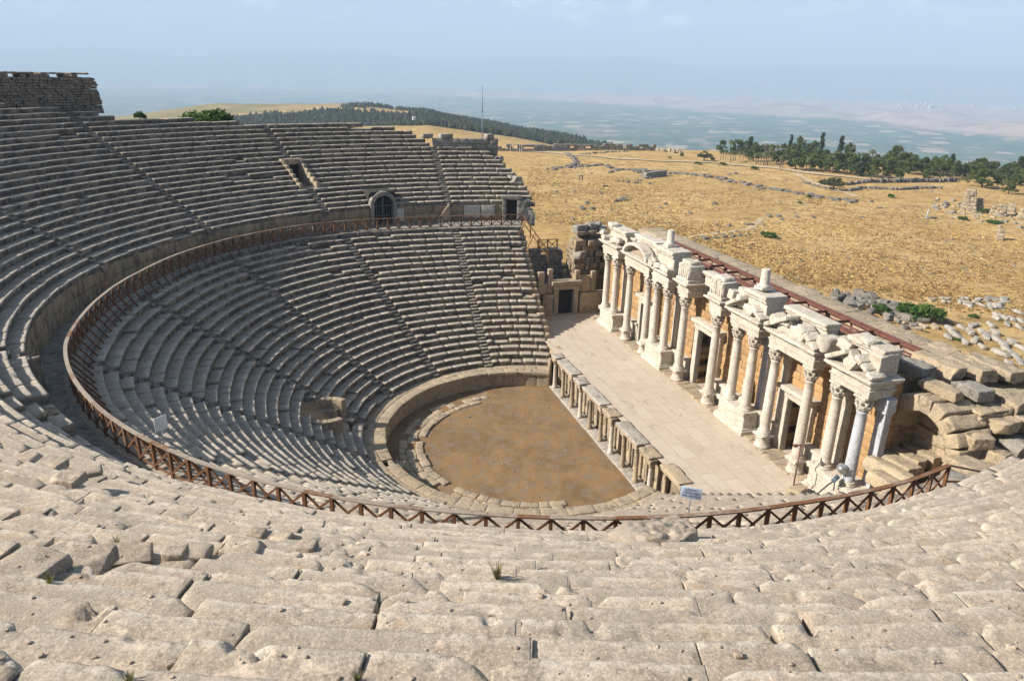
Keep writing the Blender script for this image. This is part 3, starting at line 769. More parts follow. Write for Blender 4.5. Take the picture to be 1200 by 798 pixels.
# plain doorway at the end of the walkway
mb = MB()
for sx in (-1, 1):
    for z in (0, .8, 1.6): stone(mb, (sx*.85, .3, z+.4), (.45, .8, .78), 0, .02, .25, .03)
stone(mb, (0, .3, 2.65), (2.3, .85, .5), 0, .03, .25, .04)
for k in range(5): stone(mb, (1.35+.28*k, .35, 1.5-.33*k), (.55, .9, 1.5), 0, .05, .3, .05)
for k in range(3): stone(mb, (1.5, .5, .4+.8*k), (1.2, 1.2, .78), 0, .05, .3, .05)
g = xform(mb, local(DOOR[0], 31.6, 12.1)).build('doorway', M['grey_stone'], up)
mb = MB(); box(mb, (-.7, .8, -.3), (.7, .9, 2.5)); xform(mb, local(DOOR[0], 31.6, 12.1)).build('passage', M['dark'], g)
# entrance passage breaking through the rows
mb = MB(); z0 = UP_Z+UP_H*4
for sx in (-1, 1):
    for k in range(6):
        h = .55+.40*k; stone(mb, (sx*1.0, .3+k*.68, h/2), (.34, .70, h+.15), 0, .03, .2, .04)
stone(mb, (0, 3.95, 2.45), (2.5, .8, .6), 0, .03, .25, .04)
g = xform(mb, local(VOM[0], 35.2, z0)).build('entrance_passage', M['tan_stone'], up)
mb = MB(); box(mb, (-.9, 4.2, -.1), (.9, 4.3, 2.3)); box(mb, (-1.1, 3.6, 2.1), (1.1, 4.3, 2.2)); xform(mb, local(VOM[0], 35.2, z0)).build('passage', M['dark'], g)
mb = MB(); box(mb, (-.9, -.2, -.25), (.9, 4.3, .02)); xform(mb, local(VOM[0], 35.2, z0)).build('passage_floor', M['tan_stone'], g)

# stub of masonry standing over the ruined far rows
def pz(px, py, z):
    v = ray(px, py); return CAM+v*(z-CAM[2])/v[2]
def pr(px, py, r):                                    # view ray meets the cylinder of radius r (far side)
    v = ray(px, py); a = v[0]**2+v[1]**2; b = 2*(CAM[0]*v[0]+CAM[1]*v[1]); c = CAM[0]**2+CAM[1]**2-r*r
    t = (-b+math.sqrt(b*b-4*a*c))/(2*a); return CAM+v*t
def course_wall(mb, p, q, z0, z1, thick, ch=.6, lmin=.6, lmax=1.3, rough=.04, res=.3, ragged=0.0, batter=0.0, jit=0.0):
    p = np.asarray(p[:2], float); q = np.asarray(q[:2], float); L = np.linalg.norm(q-p); d = (q-p)/L; a = math.atan2(d[1], d[0]); z = z0; k = 0
    while z < z1-.05:
        h = min(ch*rng.uniform(.85, 1.15), z1-z); x = batter*k*rng.uniform(.3, 1); e = L-batter*k*rng.uniform(.5, 1.2)
        while x < e-.1:
            l = min(rng.uniform(lmin, lmax), e-x)
            if not (z+h > z1-ch*1.3 and rng.random() < ragged):
                c = p+d*(x+l/2)+rng.normal(0, 1, 2)*jit; stone(mb, (c[0], c[1], z+h/2), (l*(1-jit*.5*rng.random())-.02, thick*rng.uniform(.9, 1.05), h-.015), a+rng.normal(0, .012), rough, res, .05)
            x += l
        z += h; k += 1
mb = MB()
a, b = pr(507, 162, 41.3), pr(583, 162, 41.3)
course_wall(mb, a, b, pr(545, 187, 41.3)[2], a[2], 1.0, .6, .7, 1.4, .06, .3, .0)
for px, py, s in ((500, 157, 1.3), (573, 158, 1.0), (522, 158, 1.6)):
    c = pr(px, py, 41.3); stone(mb, (c[0], c[1], a[2]+.25), (s, 1.0, .55), .2, .07, .25)
tag(mb.build('ruined_wall', M['grey_stone']), 'stub of dark grey block wall standing on the broken top rows, below the thin mast', 'ruin')
mb = MB()
BL = [(556, 178, 1.6), (575, 180, 1.0), (580, 190, 1.0), (588, 194, 1.1), (592, 206, 1.0), (600, 207, .9), (605, 212, 1.3), (568, 186, .9), (585, 186, 1.2)]
ST_PROTO = []
for k in range(7):
    mb = MB(); s = [(1.5, .9, .6), (1.0, .9, .8), (1.9, .7, .5), (.8, .7, .6), (1.2, 1.0, .9), (2.4, .8, .45), (.7, .5, .9)][k]
    stone(mb, (0, 0, 0), s, 0, .08, .14, .05, seed=100+k*31, cuts=4); o = mb.build('stone_block', M['grey_stone']); ST_PROTO.append(o); o.location = (0, 0, -500)
ST_USED = [False]*7
def block(k, loc, rz=0.0, sc_=(1, 1, 1), label=None, cat='stone', group=None, mat=None, name='stone_block', rx=0.0):
    pr_ = ST_PROTO[k]
    c = pr_.copy(); COL.objects.link(c)
    c.location = loc; c.rotation_euler = (rx, 0, rz); c.scale = sc_ if np.ndim(sc_) else (sc_,)*3
    tag(c, label, cat, group); c.name = name
    if mat:
        c.material_slots[0].link = 'OBJECT'; c.material_slots[0].material = mat
    return c
for k, (px, py, s) in enumerate(BL):
    r = 42.2-(py-178)*.2; c = pr(px, py, r)
    block(k % 5, c, rng.uniform(0, 3), s*.95, 'fallen dark grey block tumbled at the broken end of the far top rows', group='fallen blocks at the end of the far upper rows')

# ------------------------------------------------------------------ wooden fence
fence = empty('wooden_fence', (0, 0, 12.1), 'long brown wooden fence with crossed braces curving along the walkway above the lower seats', 'fence')
def fp(deg, z): r = float(RF(deg)); a = R(deg); return np.array([r*math.cos(a), r*math.sin(a), z-12.1])
degs = [74.6]
while degs[-1] < 285.2: degs.append(degs[-1]+math.degrees(1.155/float(RF(degs[-1]))))
degs = np.array(degs)*1.0; degs = 74.6+(degs-74.6)*(285.2-74.6)/(degs[-1]-74.6)
FB = lambda d: float(np.interp(d, [75, 105, 125, 290], [12.02, 12.0, 12.1, 12.12]))
top = MB(); low_r = MB()
nP = len(degs)
for k, d in enumerate(degs):
    zb = FB(d); j = rng.normal(0, .012)
    a = R(d); rad = np.array([math.cos(a), math.sin(a), 0])
    if k < 100:
        mb = MB(); obox(mb, fp(d, zb-.12), fp(d, zb+1.28)+rad*j, .13, .12, rng.uniform(-.35, .5), up=rad); mb.build('post', M['wood'], fence)
    if k+1 < nP:
        d2 = degs[k+1]; q = .06/float(RF(d)); z2 = FB(d2)
        wt = float(np.interp(d, [70, 120, 150, 235, 262, 290], [.25, .35, .75, .75, .45, .3]))
        obox(top, fp(d-.05, zb+1.31), fp(d2+.05, z2+1.31+rng.normal(0, .008)), .19, .055, wt+rng.normal(0, .12))
        obox(low_r, fp(d, zb+.14), fp(d2, z2+.14), .05, .08, rng.uniform(-.3, .1))
        if k < 100:
            mb = MB(); obox(mb, fp(d, zb+.2)+rad*.03, fp(d2, z2+1.22)+rad*.03, .05, .085, rng.uniform(-.35, .45)); obox(mb, fp(d, zb+1.22)-rad*.03, fp(d2, z2+.2)-rad*.03, .05, .085, rng.uniform(-.3, .1))
            mb.build('cross_brace', M['wood'], fence)
    if 128 < d < 226:
        mb = MB(); obox(mb, fp(d, zb+1.15)-rad*.05, fp(d, zb-.40)-rad*1.12, .075, .09, rng.uniform(-.4, 0)); mb.build('strut', M['wood'], fence)
top.build('top_rail', M['wood'], fence); low_r.build('bottom_rail', M['wood'], fence)
# the return rails at both ends
mb = MB()
A = fp(74.6, 13.33); B = np.array([9.4, 23.4, 9.9-12.1+.2]); obox(mb, A, B, .12, .07, .2); obox(mb, A+np.array([0, 0, -.7]), B+np.array([0, 0, -.7]), .09, .07, .1)
for w in (0, .33, .66, 1): c = A*(1-w)+B*w; obox(mb, c+np.array([0, 0, -1.3]), c, .11, .11, 0, up=(1, 0, 0))
for w in (.15, .5): c = A*(1-w)+B*w; obox(mb, c, c+np.array([-1.3, -1.0, -1.75]), .08, .08, 0)
mb.build('end_rail', M['wood'], fence)
mb = MB(); A = fp(285.2, 13.43); B = A+np.array([2.2, .2, -.75]); obox(mb, A, B, .13, .06, .5); obox(mb, A+np.array([0, 0, -.75]), B+np.array([0, 0, -.5]), .09, .06, .1); obox(mb, B+np.array([0, 0, -.8]), B, .11, .11, 0, up=(1, 0, 0))
mb.build('end_rail', M['wood'], fence)

# short fence on the far ledge
mb = MB(); g = empty('barrier', (9.5, 27.2, 9.2), 'short wooden barrier with crossed braces on the ledge behind the far stage door', 'fence')
for x in (0, 1.15, 2.3):
    m2 = MB(); obox(m2, (x, 0, -.2), (x, 0, 1.35), .12, .12, 0, up=(1, 0, 0)); m2.build('post', M['wood'], g)
obox(mb, (-.1, 0, 1.3), (2.4, 0, 1.3), .14, .07, .1); mb.build('top_rail', M['wood'], g)
for x in (0, 1.15):
    m2 = MB(); obox(m2, (x, .03, .2), (x+1.15, .03, 1.2), .05, .08); obox(m2, (x, -.03, 1.2), (x+1.15, -.03, .2), .05, .08); m2.build('cross_brace', M['wood'], g)

# ------------------------------------------------------------------ orchestra and stage
def orchestra():
    n, k = 90, 40; mb = MB(); X, Y = np.meshgrid(np.linspace(-12, 6.6, n), np.linspace(-12, 12, n), indexing='ij'); P = np.stack([X, Y, X*0], -1)
    P[..., 2] = fbm(P*.5, 3, 3)*.09+fbm(P*2.5, 2, 4)*.03
    mb.add(P.reshape(-1, 3), grid_faces(n, n)); tag(mb.build('orchestra_floor', M['orchestra']), kind='structure')
    mb = MB()
    for r0, r1, a0, a1, ln in ((8.55, 9.15, 103, 262, 1.0), (9.2, 9.9, 96, 262, .9), (9.95, 10.5, 120, 235, .8)):
        x = R(a0)
        while x < R(a1):
            L = rng.uniform(.6, 1.5)*ln/r0
            if rng.random() > (.05 if r0 < 9 else .18): polar_stone(mb, r0+rng.normal(0, .04), r1+rng.normal(0, .03), -.3, .10+rng.normal(0, .02), x+.01/r0, x+L-.02/r0, .03, .2, .05)
            x += L
    tag(mb.build('paving', M['tan_stone']), kind='structure')
orchestra()
mb = MB()
for k in range(170):
    a = rng.uniform(0, 6.28); q = 8.4*math.sqrt(rng.random()); x, y = q*math.cos(a), q*math.sin(a)
    if x > 4.6: continue
    sz = rng.uniform(.02, .055)*(1 if rng.random() < .9 else 2); stone(mb, (x, y, .03+sz*.1), (sz*1.6, sz*1.3, sz), rng.uniform(0, 3), sz*.1, 1, sz*.25)
tag(mb.build('gravel', M['tan_stone']), kind='stuff', label='scattered pebbles on the brown orchestra floor', cat='gravel')
tag(block(4, (-11.0, -1.9, .35), 1.2, (1.15, 1.0, .95), 'squared pale block lying at the foot of the orchestra wall beside the bright stone ledge', mat=M['tan_stone']))
ST_Z = 3.3
stage = empty('stage', (6, 0, 0), 'raised pale paved stage with a row of ten small columns along its front', 'stage')
def part(mb, name, mat, parent):
    """build in world coordinates under a parent that has been moved"""
    l = np.array(parent.matrix_basis.translation); p = parent.parent
    while p is not None: l = l+np.array(p.matrix_basis.translation); p = p.parent
    s = MB(); s.__dict__.update(mb.__dict__); s.v = [v-l for v in mb.v]
    return s.build(name, mat, parent)
mb = MB(); n1, n2 = 44, 150
X, Y = np.meshgrid(np.linspace(5.95, 16.2, n1), np.linspace(-18.2, 22.0, n2), indexing='ij'); P = np.stack([X, Y, X*0+ST_Z], -1); P[..., 2] += fbm(P*.6, 3, 3)*.03
mb.add(P.reshape(-1, 3), grid_faces(n1, n2)); part(mb, 'paved_floor', M['paving'], stage)
mb = MB(); box(mb, (6.75, -18.2, -.4), (7.2, 22, 3.2)); part(mb, 'core_wall', M['wall_old'], stage)
mb = MB()                                             # back wall of the colonnade
y = -10.4
for z0, z1 in ((-.2, .85), (.87, 1.9), (1.92, 2.75)):
    y = -10.6
    while y < 10.9:
        l = rng.uniform(.7, 1.3); stone(mb, (6.62+rng.normal(0, .02), y+l/2, (z0+z1)/2), (.3, l-.03, z1-z0), 0, .03, .25, .04); y += l
part(mb, 'colonnade_wall', M['tan_stone'], stage)
mb = MB()
for y in np.arange(-10.6, 11, .92):
    mb = MB(); lathe(mb, (6.38, y, .12), [(.16, 0), (.16, .15), (.12, .2), (.11, 2.2), (.15, 2.35), (.17, 2.6)], 8, rng.normal(0, .3)); part(mb, 'half_column', M['tan_stone'], stage)
mb = MB(); y = -11.2
while y < 11.4:
    l = rng.uniform(1.2, 2.2); stone(mb, (5.78, y+l/2, -.02), (.95, l-.015, .34), 0, .012, .25, .02, tone=.3); y += l
part(mb, 'stylobate', M['pale_stone'], stage)
PC_Y = [9.8, 7.6, 5.35, 3.3, 1.15, -1.1, -3.2, -5.4, -7.6, -9.75]
CP = None
def small_column(y, k):
    mb = MB(); lathe(mb, (0, 0, .15), [(.25, 0), (.26, .08), (.21, .14), (.23, .2), (.185, .26), (.175, 1.2), (.155, 2.32), (.17, 2.36)], 14, rng.normal(0, .4), wob=.02)
    o = mb.build('column', M['tan_stone'] if k % 3 else M['marble_shaft'], stage, (-.35, y, 0))
    mb = MB(); lathe(mb, (0, 0, 2.5), [(.17, 0), (.19, .12), (.25, .3), (.24, .34)], 12, 0, wob=.06); stone(mb, (0, 0, 2.93), (.56, .56, .18), 0, .02, .12, .03)
    mb.build('capital', M['tan_stone'], o)
for k, y in enumerate(PC_Y): small_column(y, k)
# one column stump at each end of the row
mb = MB(); lathe(mb, (5.5, 10.9, .1), [(.2, 0), (.19, 1.6), (.18, 2.6)], 10, 0, wob=.03); part(mb, 'column_stump', M['tan_stone'], stage)
# slabs over the columns: marble beams with lichened tops
for (y0, y1, xo) in ((9.2, 10.4, 0), (5.1, 8.9, 0), (3.0, 4.6, -.05), (-1.3, 2.6, 0), (-3.5, -1.7, -.03), (-7.8, -4.1, 0), (-10.1, -8.3, -.05), (-13.6, -10.9, .3)):
    mb = MB(); stone(mb, (5.72+xo, (y0+y1)/2, 3.13), (.62, y1-y0, .26), 0, .02, .18, .03); part(mb, 'beam', M['tan_stone'], stage)
    kk_ = int(y0*3) % 2
    mb = MB(); stone(mb, (5.86+xo, (y0+y1)/2+rng.normal(0, .08), 3.345), (1.0, y1-y0+rng.uniform(-.25, .1), .17), rng.normal(0, .02), .045, .14, .04); part(mb, 'capping_slab', M['pale_stone'] if kk_ else M['tan_stone'], stage)
mb = MB()
for y in np.arange(10.9, 22, 1.2): stone(mb, (6.6, y+.6, 2.5), (.7, 1.18, 1.62), 0, .03, .3, .04)
part(mb, 'side_wall', M['tan_stone'], stage)

# ------------------------------------------------------------------ stage facade
WX = 15.35
fac = empty('stage_facade', (15, 0, 3.3), 'white marble stage facade with two-storey-high columns, pediments and orange block wall behind', 'building')
fac['label'] = 'white marble theatre facade of tall columns and broken pediments before an orange block wall'
DOORS = [(-.3, 1.35, 5.0), (10.7, .95, 4.1), (-12.0, .95, 4.1)]
mb = MB(); z = 3.2; k = 0
while z < 11.9:
    h = .56*rng.uniform(.9, 1.1); y = -18.75
    while y < 20:
        l = rng.uniform(.7, 1.5); yc = y+l/2; skip = False
        for dy, hw, hh in DOORS:
            if z < 3.3+hh and abs(yc-dy) < hw+l*.35: skip = True
        if z > 11.0 and rng.random() < .35: skip = True
        if not skip: stone(mb, (WX+.55+rng.normal(0, .02), yc, z+h/2), (1.1, l-.02, h-.015), 0, .03, .3, .04)
        y += l
    z += h
part(mb, 'wall', M['orange'], fac)
mb = MB(); box(mb, (16.6, -18.4, 3.2), (16.9, 20, 11.0)); part(mb, 'wall_backing', M['wall_old'], fac)
for dy, hw, hh in DOORS:
    mb = MB()
    for s in (-1, 1):
        stone(mb, (WX-.12, dy+s*(hw+.28), 3.3+hh/2), (.5, .56, hh), 0, .015, .2, .03); stone(mb, (WX-.30, dy+s*(hw+.42), 3.3+hh/2), (.16, .2, hh), 0, .01, .2, .02)
    stone(mb, (WX-.14, dy, 3.3+hh+.3), (.55, 2*hw+1.3, .6), 0, .02, .2, .03); stone(mb, (WX-.32, dy, 3.3+hh+.75), (.95, 2*hw+1.7, .3), 0, .03, .2, .04)
    d = part(mb, 'door_frame', M['marble'], fac)
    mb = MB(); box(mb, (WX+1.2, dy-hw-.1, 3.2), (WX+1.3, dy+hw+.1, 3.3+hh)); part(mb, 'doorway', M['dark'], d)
mb = MB()                                             # marble plinth course along the wall
for y0, y1 in ((11.9, 15), (2.0, 4.6), (-4.8, -2.2), (-10.6, -8.4), (-15.6, -13.4), (8.0, 9.4), (18.7, 20)):
    mb = MB(); stone(mb, (WX-.18, (y0+y1)/2, 4.15), (.55, y1-y0, 1.7), 0, .03, .2, .04); stone(mb, (WX-.25, (y0+y1)/2, 5.08), (.75, y1-y0+.05, .22), 0, .03, .2, .04); part(mb, 'plinth', M['marble'], fac)
mb = MB()                                             # low ledge of dark broken ground before the wall
PEDS = [(18.35, 14.95), (7.75, 4.45), (-4.95, -8.4), (-15.6, -19.2)]
for y1, y0 in PEDS:
    mb = MB(); yc = (y0+y1)/2; L = y1-y0
    stone(mb, (14.5, yc, 3.45), (2.05, L+.3, .42), 0, .02, .18, .03); stone(mb, (14.52, yc, 3.72), (1.9, L+.12, .18), 0, .02, .18, .03)
    stone(mb, (14.55, yc, 4.3), (1.72, L-.1, 1.1), 0, .035, .14, .03, freq=2.2)
    stone(mb, (14.5, yc, 4.9), (1.95, L+.14, .2), 0, .03, .18, .03); stone(mb, (14.5, yc, 5.06), (2.0, L+.2, .14), 0, .02, .18, .03)
    part(mb, 'pedestal', M['marble'], fac)
COLS = [(18.0, 1), (15.85, 1), (12.65, 0), (8.7, 0), (7.1, 1), (5.05, 1), (2.1, 0), (-2.85, 0), (-5.75, 1), (-7.75, 1), (-10.25, 0), (-13.9, 0), (-16.4, 1), (-18.5, 1)]
def big_column(y, ped, blue, k):
    zb = 5.13 if ped else 4.35; x = 14.12
    r0 = .36; r1 = .30; zt = 10.05
    mb = MB(); n = 18
    prof = [(r0+.03, zb+.28), (r0, zb+.36)]+[(r0+(r1-r0)*(w**1.6), zb+.36+(zt-zb-.5)*w) for w in np.linspace(.1, 1, 9)]+[(r1+.04, zt-.1), (r1+.03, zt)]
    lathe(mb, (0, 0, 0), [(a, b-3.3) for a, b in prof], n, rng.normal(0, .5), wob=.012, axis_tilt=(rng.normal(0, .002), rng.normal(0, .002)))
    o = mb.build('column', M['blue_marble'] if blue else M['marble_shaft'], fac, (x-15, y, 0))
    mb = MB(); lathe(mb, (0, 0, zb-3.3), [(.50, 0), (.53, .07), (.50, .14), (.42, .17), (.46, .22), (.46, .27), (.38, .30)], n, 0, wob=.02)
    stone(mb, (0, 0, zb-3.3-.06), (1.08, 1.08, .18), 0, .015, .2, .02)
    if not ped:
        lathe(mb, (0, 0, 0), [(.58, .02), (.60, .2), (.53, .27), (.49, .36), (.48, .8), (.55, .9), (.55, 1.0)], 8, 0, wob=.03)
    mb.build('base', M['marble'], o)
    mb = MB(); z0 = zt-3.3
    lathe(mb, (0, 0, z0), [(r1, 0), (r1+.02, .3), (r1+.10, .62), (r1+.2, .78)], 14, 0)
    for ring, (nz, rr, hh) in enumerate(((8, r1+.04, .36), (8, r1+.07, .62))):
        for j in range(nz):
            a = 2*math.pi*(j+.5*ring)/nz; stone(mb, ((rr+.03)*math.cos(a), (rr+.03)*math.sin(a), z0+hh*.62), (.12, .19, hh*.78), a, .03, .09, .04, tilt=(0, .22), tone=0)
            stone(mb, ((rr+.12)*math.cos(a), (rr+.12)*math.sin(a), z0+hh*.98), (.12, .15, .1), a, .02, .07, .04, tone=-.3)
    stone(mb, (0, 0, z0+.87), (.92, .92, .15), 0, .025, .14, .03)
    mb.build('capital', M['marble'], o)
for k, (y, p) in enumerate(COLS): big_column(y, p, k == 13, k)
mb = MB()                                             # pilasters against the wall
for y, b in ((17.9, 0), (15.9, 0), (7.0, 0), (5.1, 0), (-7.9, 1), (-10.2, 0), (-16.2, 0)):
    if b: continue
    mb = MB(); stone(mb, (WX-.1, y, 7.6), (.45, .62, 5.0), 0, .012, .3, .03); stone(mb, (WX-.14, y, 10.5), (.6, .82, .95), 0, .05, .15, .05); part(mb, 'pilaster', M['marble'], fac)
for y in (-7.9, -18.95):
    mb = MB(); stone(mb, (WX-.05, y, 7.6), (.5, .66, 5.1), 0, .01, .3, .03, tone=-.3); stone(mb, (WX-.1, y, 10.5), (.68, .9, .95), 0, .05, .15, .05)
    part(mb, 'pilaster', M['blue_marble'], fac)
mb = MB()                                             # weathered statue stump between the near columns
stone(mb, (14.75, -6.7, 5.3), (.7, .7, .45), 0, .05, .15, .05); stone(mb, (14.8, -6.7, 6.2), (.5, .55, 1.5), 0, .12, .14, .12, freq=1.4); stone(mb, (14.8, -6.65, 7.0), (.3, .3, .35), 0, .06, .1, .1)
part(mb, 'statue_stump', M['marble'], fac)

def entab(y0, y1, x0=13.72, x1=15.5, zb=11.0, dent=True):
    mb = MB(); yc = (y0+y1)/2; L = y1-y0; xc = (x0+x1)/2; D = x1-x0
    stone(mb, (xc, yc, zb+.12), (D-.06, L-.06, .24), 0, .012, .2, .015); stone(mb, (xc, yc, zb+.35), (D, L, .22), 0, .012, .2, .015)
    stone(mb, (xc, yc, zb+.50), (D+.14, L+.14, .10), 0, .015, .2, .02); stone(mb, (xc, yc, zb+.70), (D-.02, L-.02, .32), 0, .03, .12, .02, freq=3)
    for y in np.arange(y0+.08, y1-.05, .21): box(mb, (x0-.12, y, zb+.86), (x0+.1, y+.12, zb+.98), 0)
    for x in np.arange(x0+.05, x1, .21): box(mb, (x, y0-.12, zb+.86), (x+.12, y0+.1, zb+.98), 0)
    stone(mb, (xc-.05, yc, zb+1.03), (D+.4, L+.4, .12), 0, .02, .2, .02); stone(mb, (xc-.08, yc, zb+1.17), (D+.66, L+.66, .16), 0, .035, .16, .03)
    return part(mb, 'entablature', M['marble'], fac)
def rake(mb, p, q, w, h, n=6):
    p = np.asarray(p, float); q = np.asarray(q, float)
    for k in range(n):
        a = p+(q-p)*(k+.02)/n; b = p+(q-p)*(k+.98)/n; d = b-a; L = np.linalg.norm(d)
        stone(mb, (a+b)/2, (w*rng.uniform(.92, 1.05), L, h*rng.uniform(.9, 1.1)), 0, .03, .16, .04, tilt=(math.atan2(d[2], d[1]) if d[1] > 0 else math.atan2(-d[2], -d[1]), 0))
def attic(y0, y1, z1, x0=14.35, x1=15.5, z0=12.24, cap=True, n=1):
    mb = MB(); h = z1-z0
    for k in range(n):
        a = y0+(y1-y0)*k/n; b = y0+(y1-y0)*(k+1)/n
        stone(mb, ((x0+x1)/2, (a+b)/2, z0+h*.36), (x1-x0, b-a-.02, h*.72), 0, .03, .16, .03)
        if cap: stone(mb, ((x0+x1)/2-.06, (a+b)/2, z0+h*.79), (x1-x0+.22, b-a+.1, h*.14), 0, .02, .16, .03); stone(mb, ((x0+x1)/2-.1, (a+b)/2+rng.normal(0, .03), z0+h*.93), (x1-x0+.36, b-a+.16, h*.16), 0, .035, .16, .04)
    return part(mb, 'attic_block', M['marble'], fac)
def chunks(spec, name='broken_cornice'):
    mb = MB()
    for (x, y, z, sx, sy, sz, t1, t2, a) in spec: stone(mb, (x, y, z), (sx, sy, sz), a, .05, .11, .03, tilt=(t1, t2), cuts=3)
    return part(mb, name, M['marble'], fac)
# pair A
entab(14.95, 18.75)
attic(14.5, 18.4, 13.75, n=3)
chunks([(13.95, 18.6, 12.55, .9, 1.0, .5, .35, 0, 0), (13.8, 18.9, 12.9, .7, .6, .5, .5, .2, .3), (14.0, 16.2, 12.6, .7, 1.6, .55, -.2, .1, 0), (13.9, 15.2, 12.75, .6, .8, .45, -.4, 0, 0), (14.5, 17.9, 13.85, 1.0, 1.1, .35, .1, 0, 0)])
# pair 3-4: curved pediment
entab(8.25, 13.4)
attic(8.6, 12.9, 14.0, x0=14.6, n=3)
mb = MB()
for k in range(11):
    a0 = math.pi*(k+.5)/11; yy = 10.85-2.35*math.cos(a0); zz = 12.2+1.15*math.sin(a0)
    stone(mb, (13.85, yy, zz), (1.0, .72, .30), 0, .03, .14, .04, tilt=(math.atan2(1.15*math.cos(a0), 2.35*math.sin(a0)), 0))
part(mb, 'curved_pediment', M['marble'], fac)
mb = MB(); stone(mb, (14.25, 10.85, 12.62), (.5, 3.6, .75), 0, .09, .14, .1, freq=1.6); part(mb, 'pediment_relief', M['tan_stone'], fac)
# pair B
entab(4.6, 7.6)
attic(4.35, 7.35, 14.12, x0=13.95, n=2)
chunks([(13.7, 7.55, 12.5, .8, .9, .5, .5, 0, 0), (13.65, 7.2, 12.85, .7, .7, .4, .6, .2, .4), (13.6, 6.3, 12.55, .6, .9, .5, -.3, .2, 0), (13.75, 5.5, 12.5, .6, .8, .45, .3, .1, .2), (13.7, 4.6, 12.5, .9, .9, .4, .1, .2, 0)])
def stub(y, x=14.6, z=14.16):
    mb = MB(); stone(mb, (x, y, z+.1), (.95, .95, .22), 0, .03, .2, .04); lathe(mb, (x, y, z+.2), [(.46, 0), (.48, .08), (.36, .16), (.32, .22), (.305, 1.22), (.29, 1.26)], 18, .2, wob=.015); part(mb, 'column_stub', M['marble_shaft'], fac)
stub(6.5); stub(-7.2)
# single columns 7 and 8
def relief_block(y, z1):
    mb = MB(); stone(mb, (14.35, y, 12.95), (1.35, 1.75, 1.45), 0, .05, .13, .06); h = z1-13.6
    stone(mb, (14.3, y, 12.4), (1.55, 1.95, .26), 0, .03, .14, .04)
    for k, dy in enumerate(np.linspace(-.72, .72, 6)): stone(mb, (13.68, y+dy, 13.1+.12*math.cos(dy*2)), (.22, .22, 1.15), 0, .05, .1, .08)
    stone(mb, (14.3, y, 13.75), (1.1, 1.3, .55), 0, .07, .12, .16)
    part(mb, 'attic_block', M['marble'], fac)
entab(1.25, 2.95, x1=15.6); relief_block(2.1, 14.1)
entab(-3.7, -2.0, x1=15.6); relief_block(-2.85, 14.3)
attic(-1.6, .8, 13.4, x0=14.9, n=2)
# pair C: broken gable
entab(-8.55, -5.0)
attic(-8.6, -6.2, 14.0, x0=14.05, n=1)
mb = MB(); rake(mb, (13.85, -4.75, 12.4), (13.85, -6.4, 13.35), 1.1, .28, 3); rake(mb, (13.9, -8.85, 12.4), (13.9, -7.6, 13.1), 1.0, .28, 2); part(mb, 'broken_gable', M['marble'], fac)
chunks([(14.3, -5.6, 12.75, .9, 1.0, .8, .3, 0, 0), (13.9, -7.1, 12.65, .9, .9, .6, .2, .2, .3), (14.2, -4.6, 13.0, .9, .7, .7, .1, .1, 0), (14.5, -5.3, 13.4, .7, .8, .5, .3, 0, .2)])
# pair 11-12: gable with relief
entab(-14.35, -9.75)
attic(-14.0, -10.0, 13.8, x0=14.65, n=3)
mb = MB(); rake(mb, (13.85, -9.45, 12.4), (13.85, -11.6, 13.5), 1.05, .26, 4); rake(mb, (13.85, -14.65, 12.4), (13.85, -12.7, 13.4), 1.05, .26, 3); part(mb, 'broken_gable', M['marble'], fac)
mb = MB(); stone(mb, (14.1, -12.0, 12.65), (.7, 3.4, .8), 0, .10, .14, .1, freq=1.5); part(mb, 'pediment_relief', M['marble'], fac)
chunks([(13.8, -13.0, 12.9, .55, .7, .8, .4, .2, .1), (13.75, -11.3, 13.1, .35, .7, .55, .1, .3, 0), (14.3, -14.6, 12.8, 1.2, .8, .9, 0, 0, 0), (14.4, -9.6, 12.7, 1.0, .8, .7, .2, 0, 0)])
# pair D: broken gable and tall block
entab(-19.1, -15.9)
attic(-19.0, -16.2, 13.9, x0=14.5, n=2)
mb = MB(); rake(mb, (13.85, -15.6, 12.4), (13.85, -17.1, 13.25), 1.1, .28, 3); rake(mb, (13.85, -19.4, 12.4), (13.85, -17.9, 13.3), 1.1, .28, 3); part(mb, 'broken_gable', M['marble'], fac)
chunks([(13.9, -17.3, 12.7, .8, 1.0, .8, .5, .1, 0), (14.2, -16.3, 13.3, .8, .9, .6, .2, .2, .2), (14.6, -18.7, 13.2, 1.2, .9, 1.0, 0, 0, 0), (14.5, -17.4, 14.05, .9, 1.2, .3, .1, 0, 0)])
attic(13.4, 14.6, 13.3, x0=14.9); attic(-15.6, -14.6, 13.2, x0=14.9)

# ledge of broken paving between the stage floor and the columns
mb = MB()
for y in np.arange(-15, 20, .95):
    if any(a-.3 > y > b-.4 for a, b in PEDS): continue
    stone(mb, (14.4+rng.normal(0, .1), y+.45, 3.22), (1.7, .9, .3), rng.normal(0, .05), .06, .2, .06)
part(mb, 'broken_ledge', M['tan_stone'], stage)

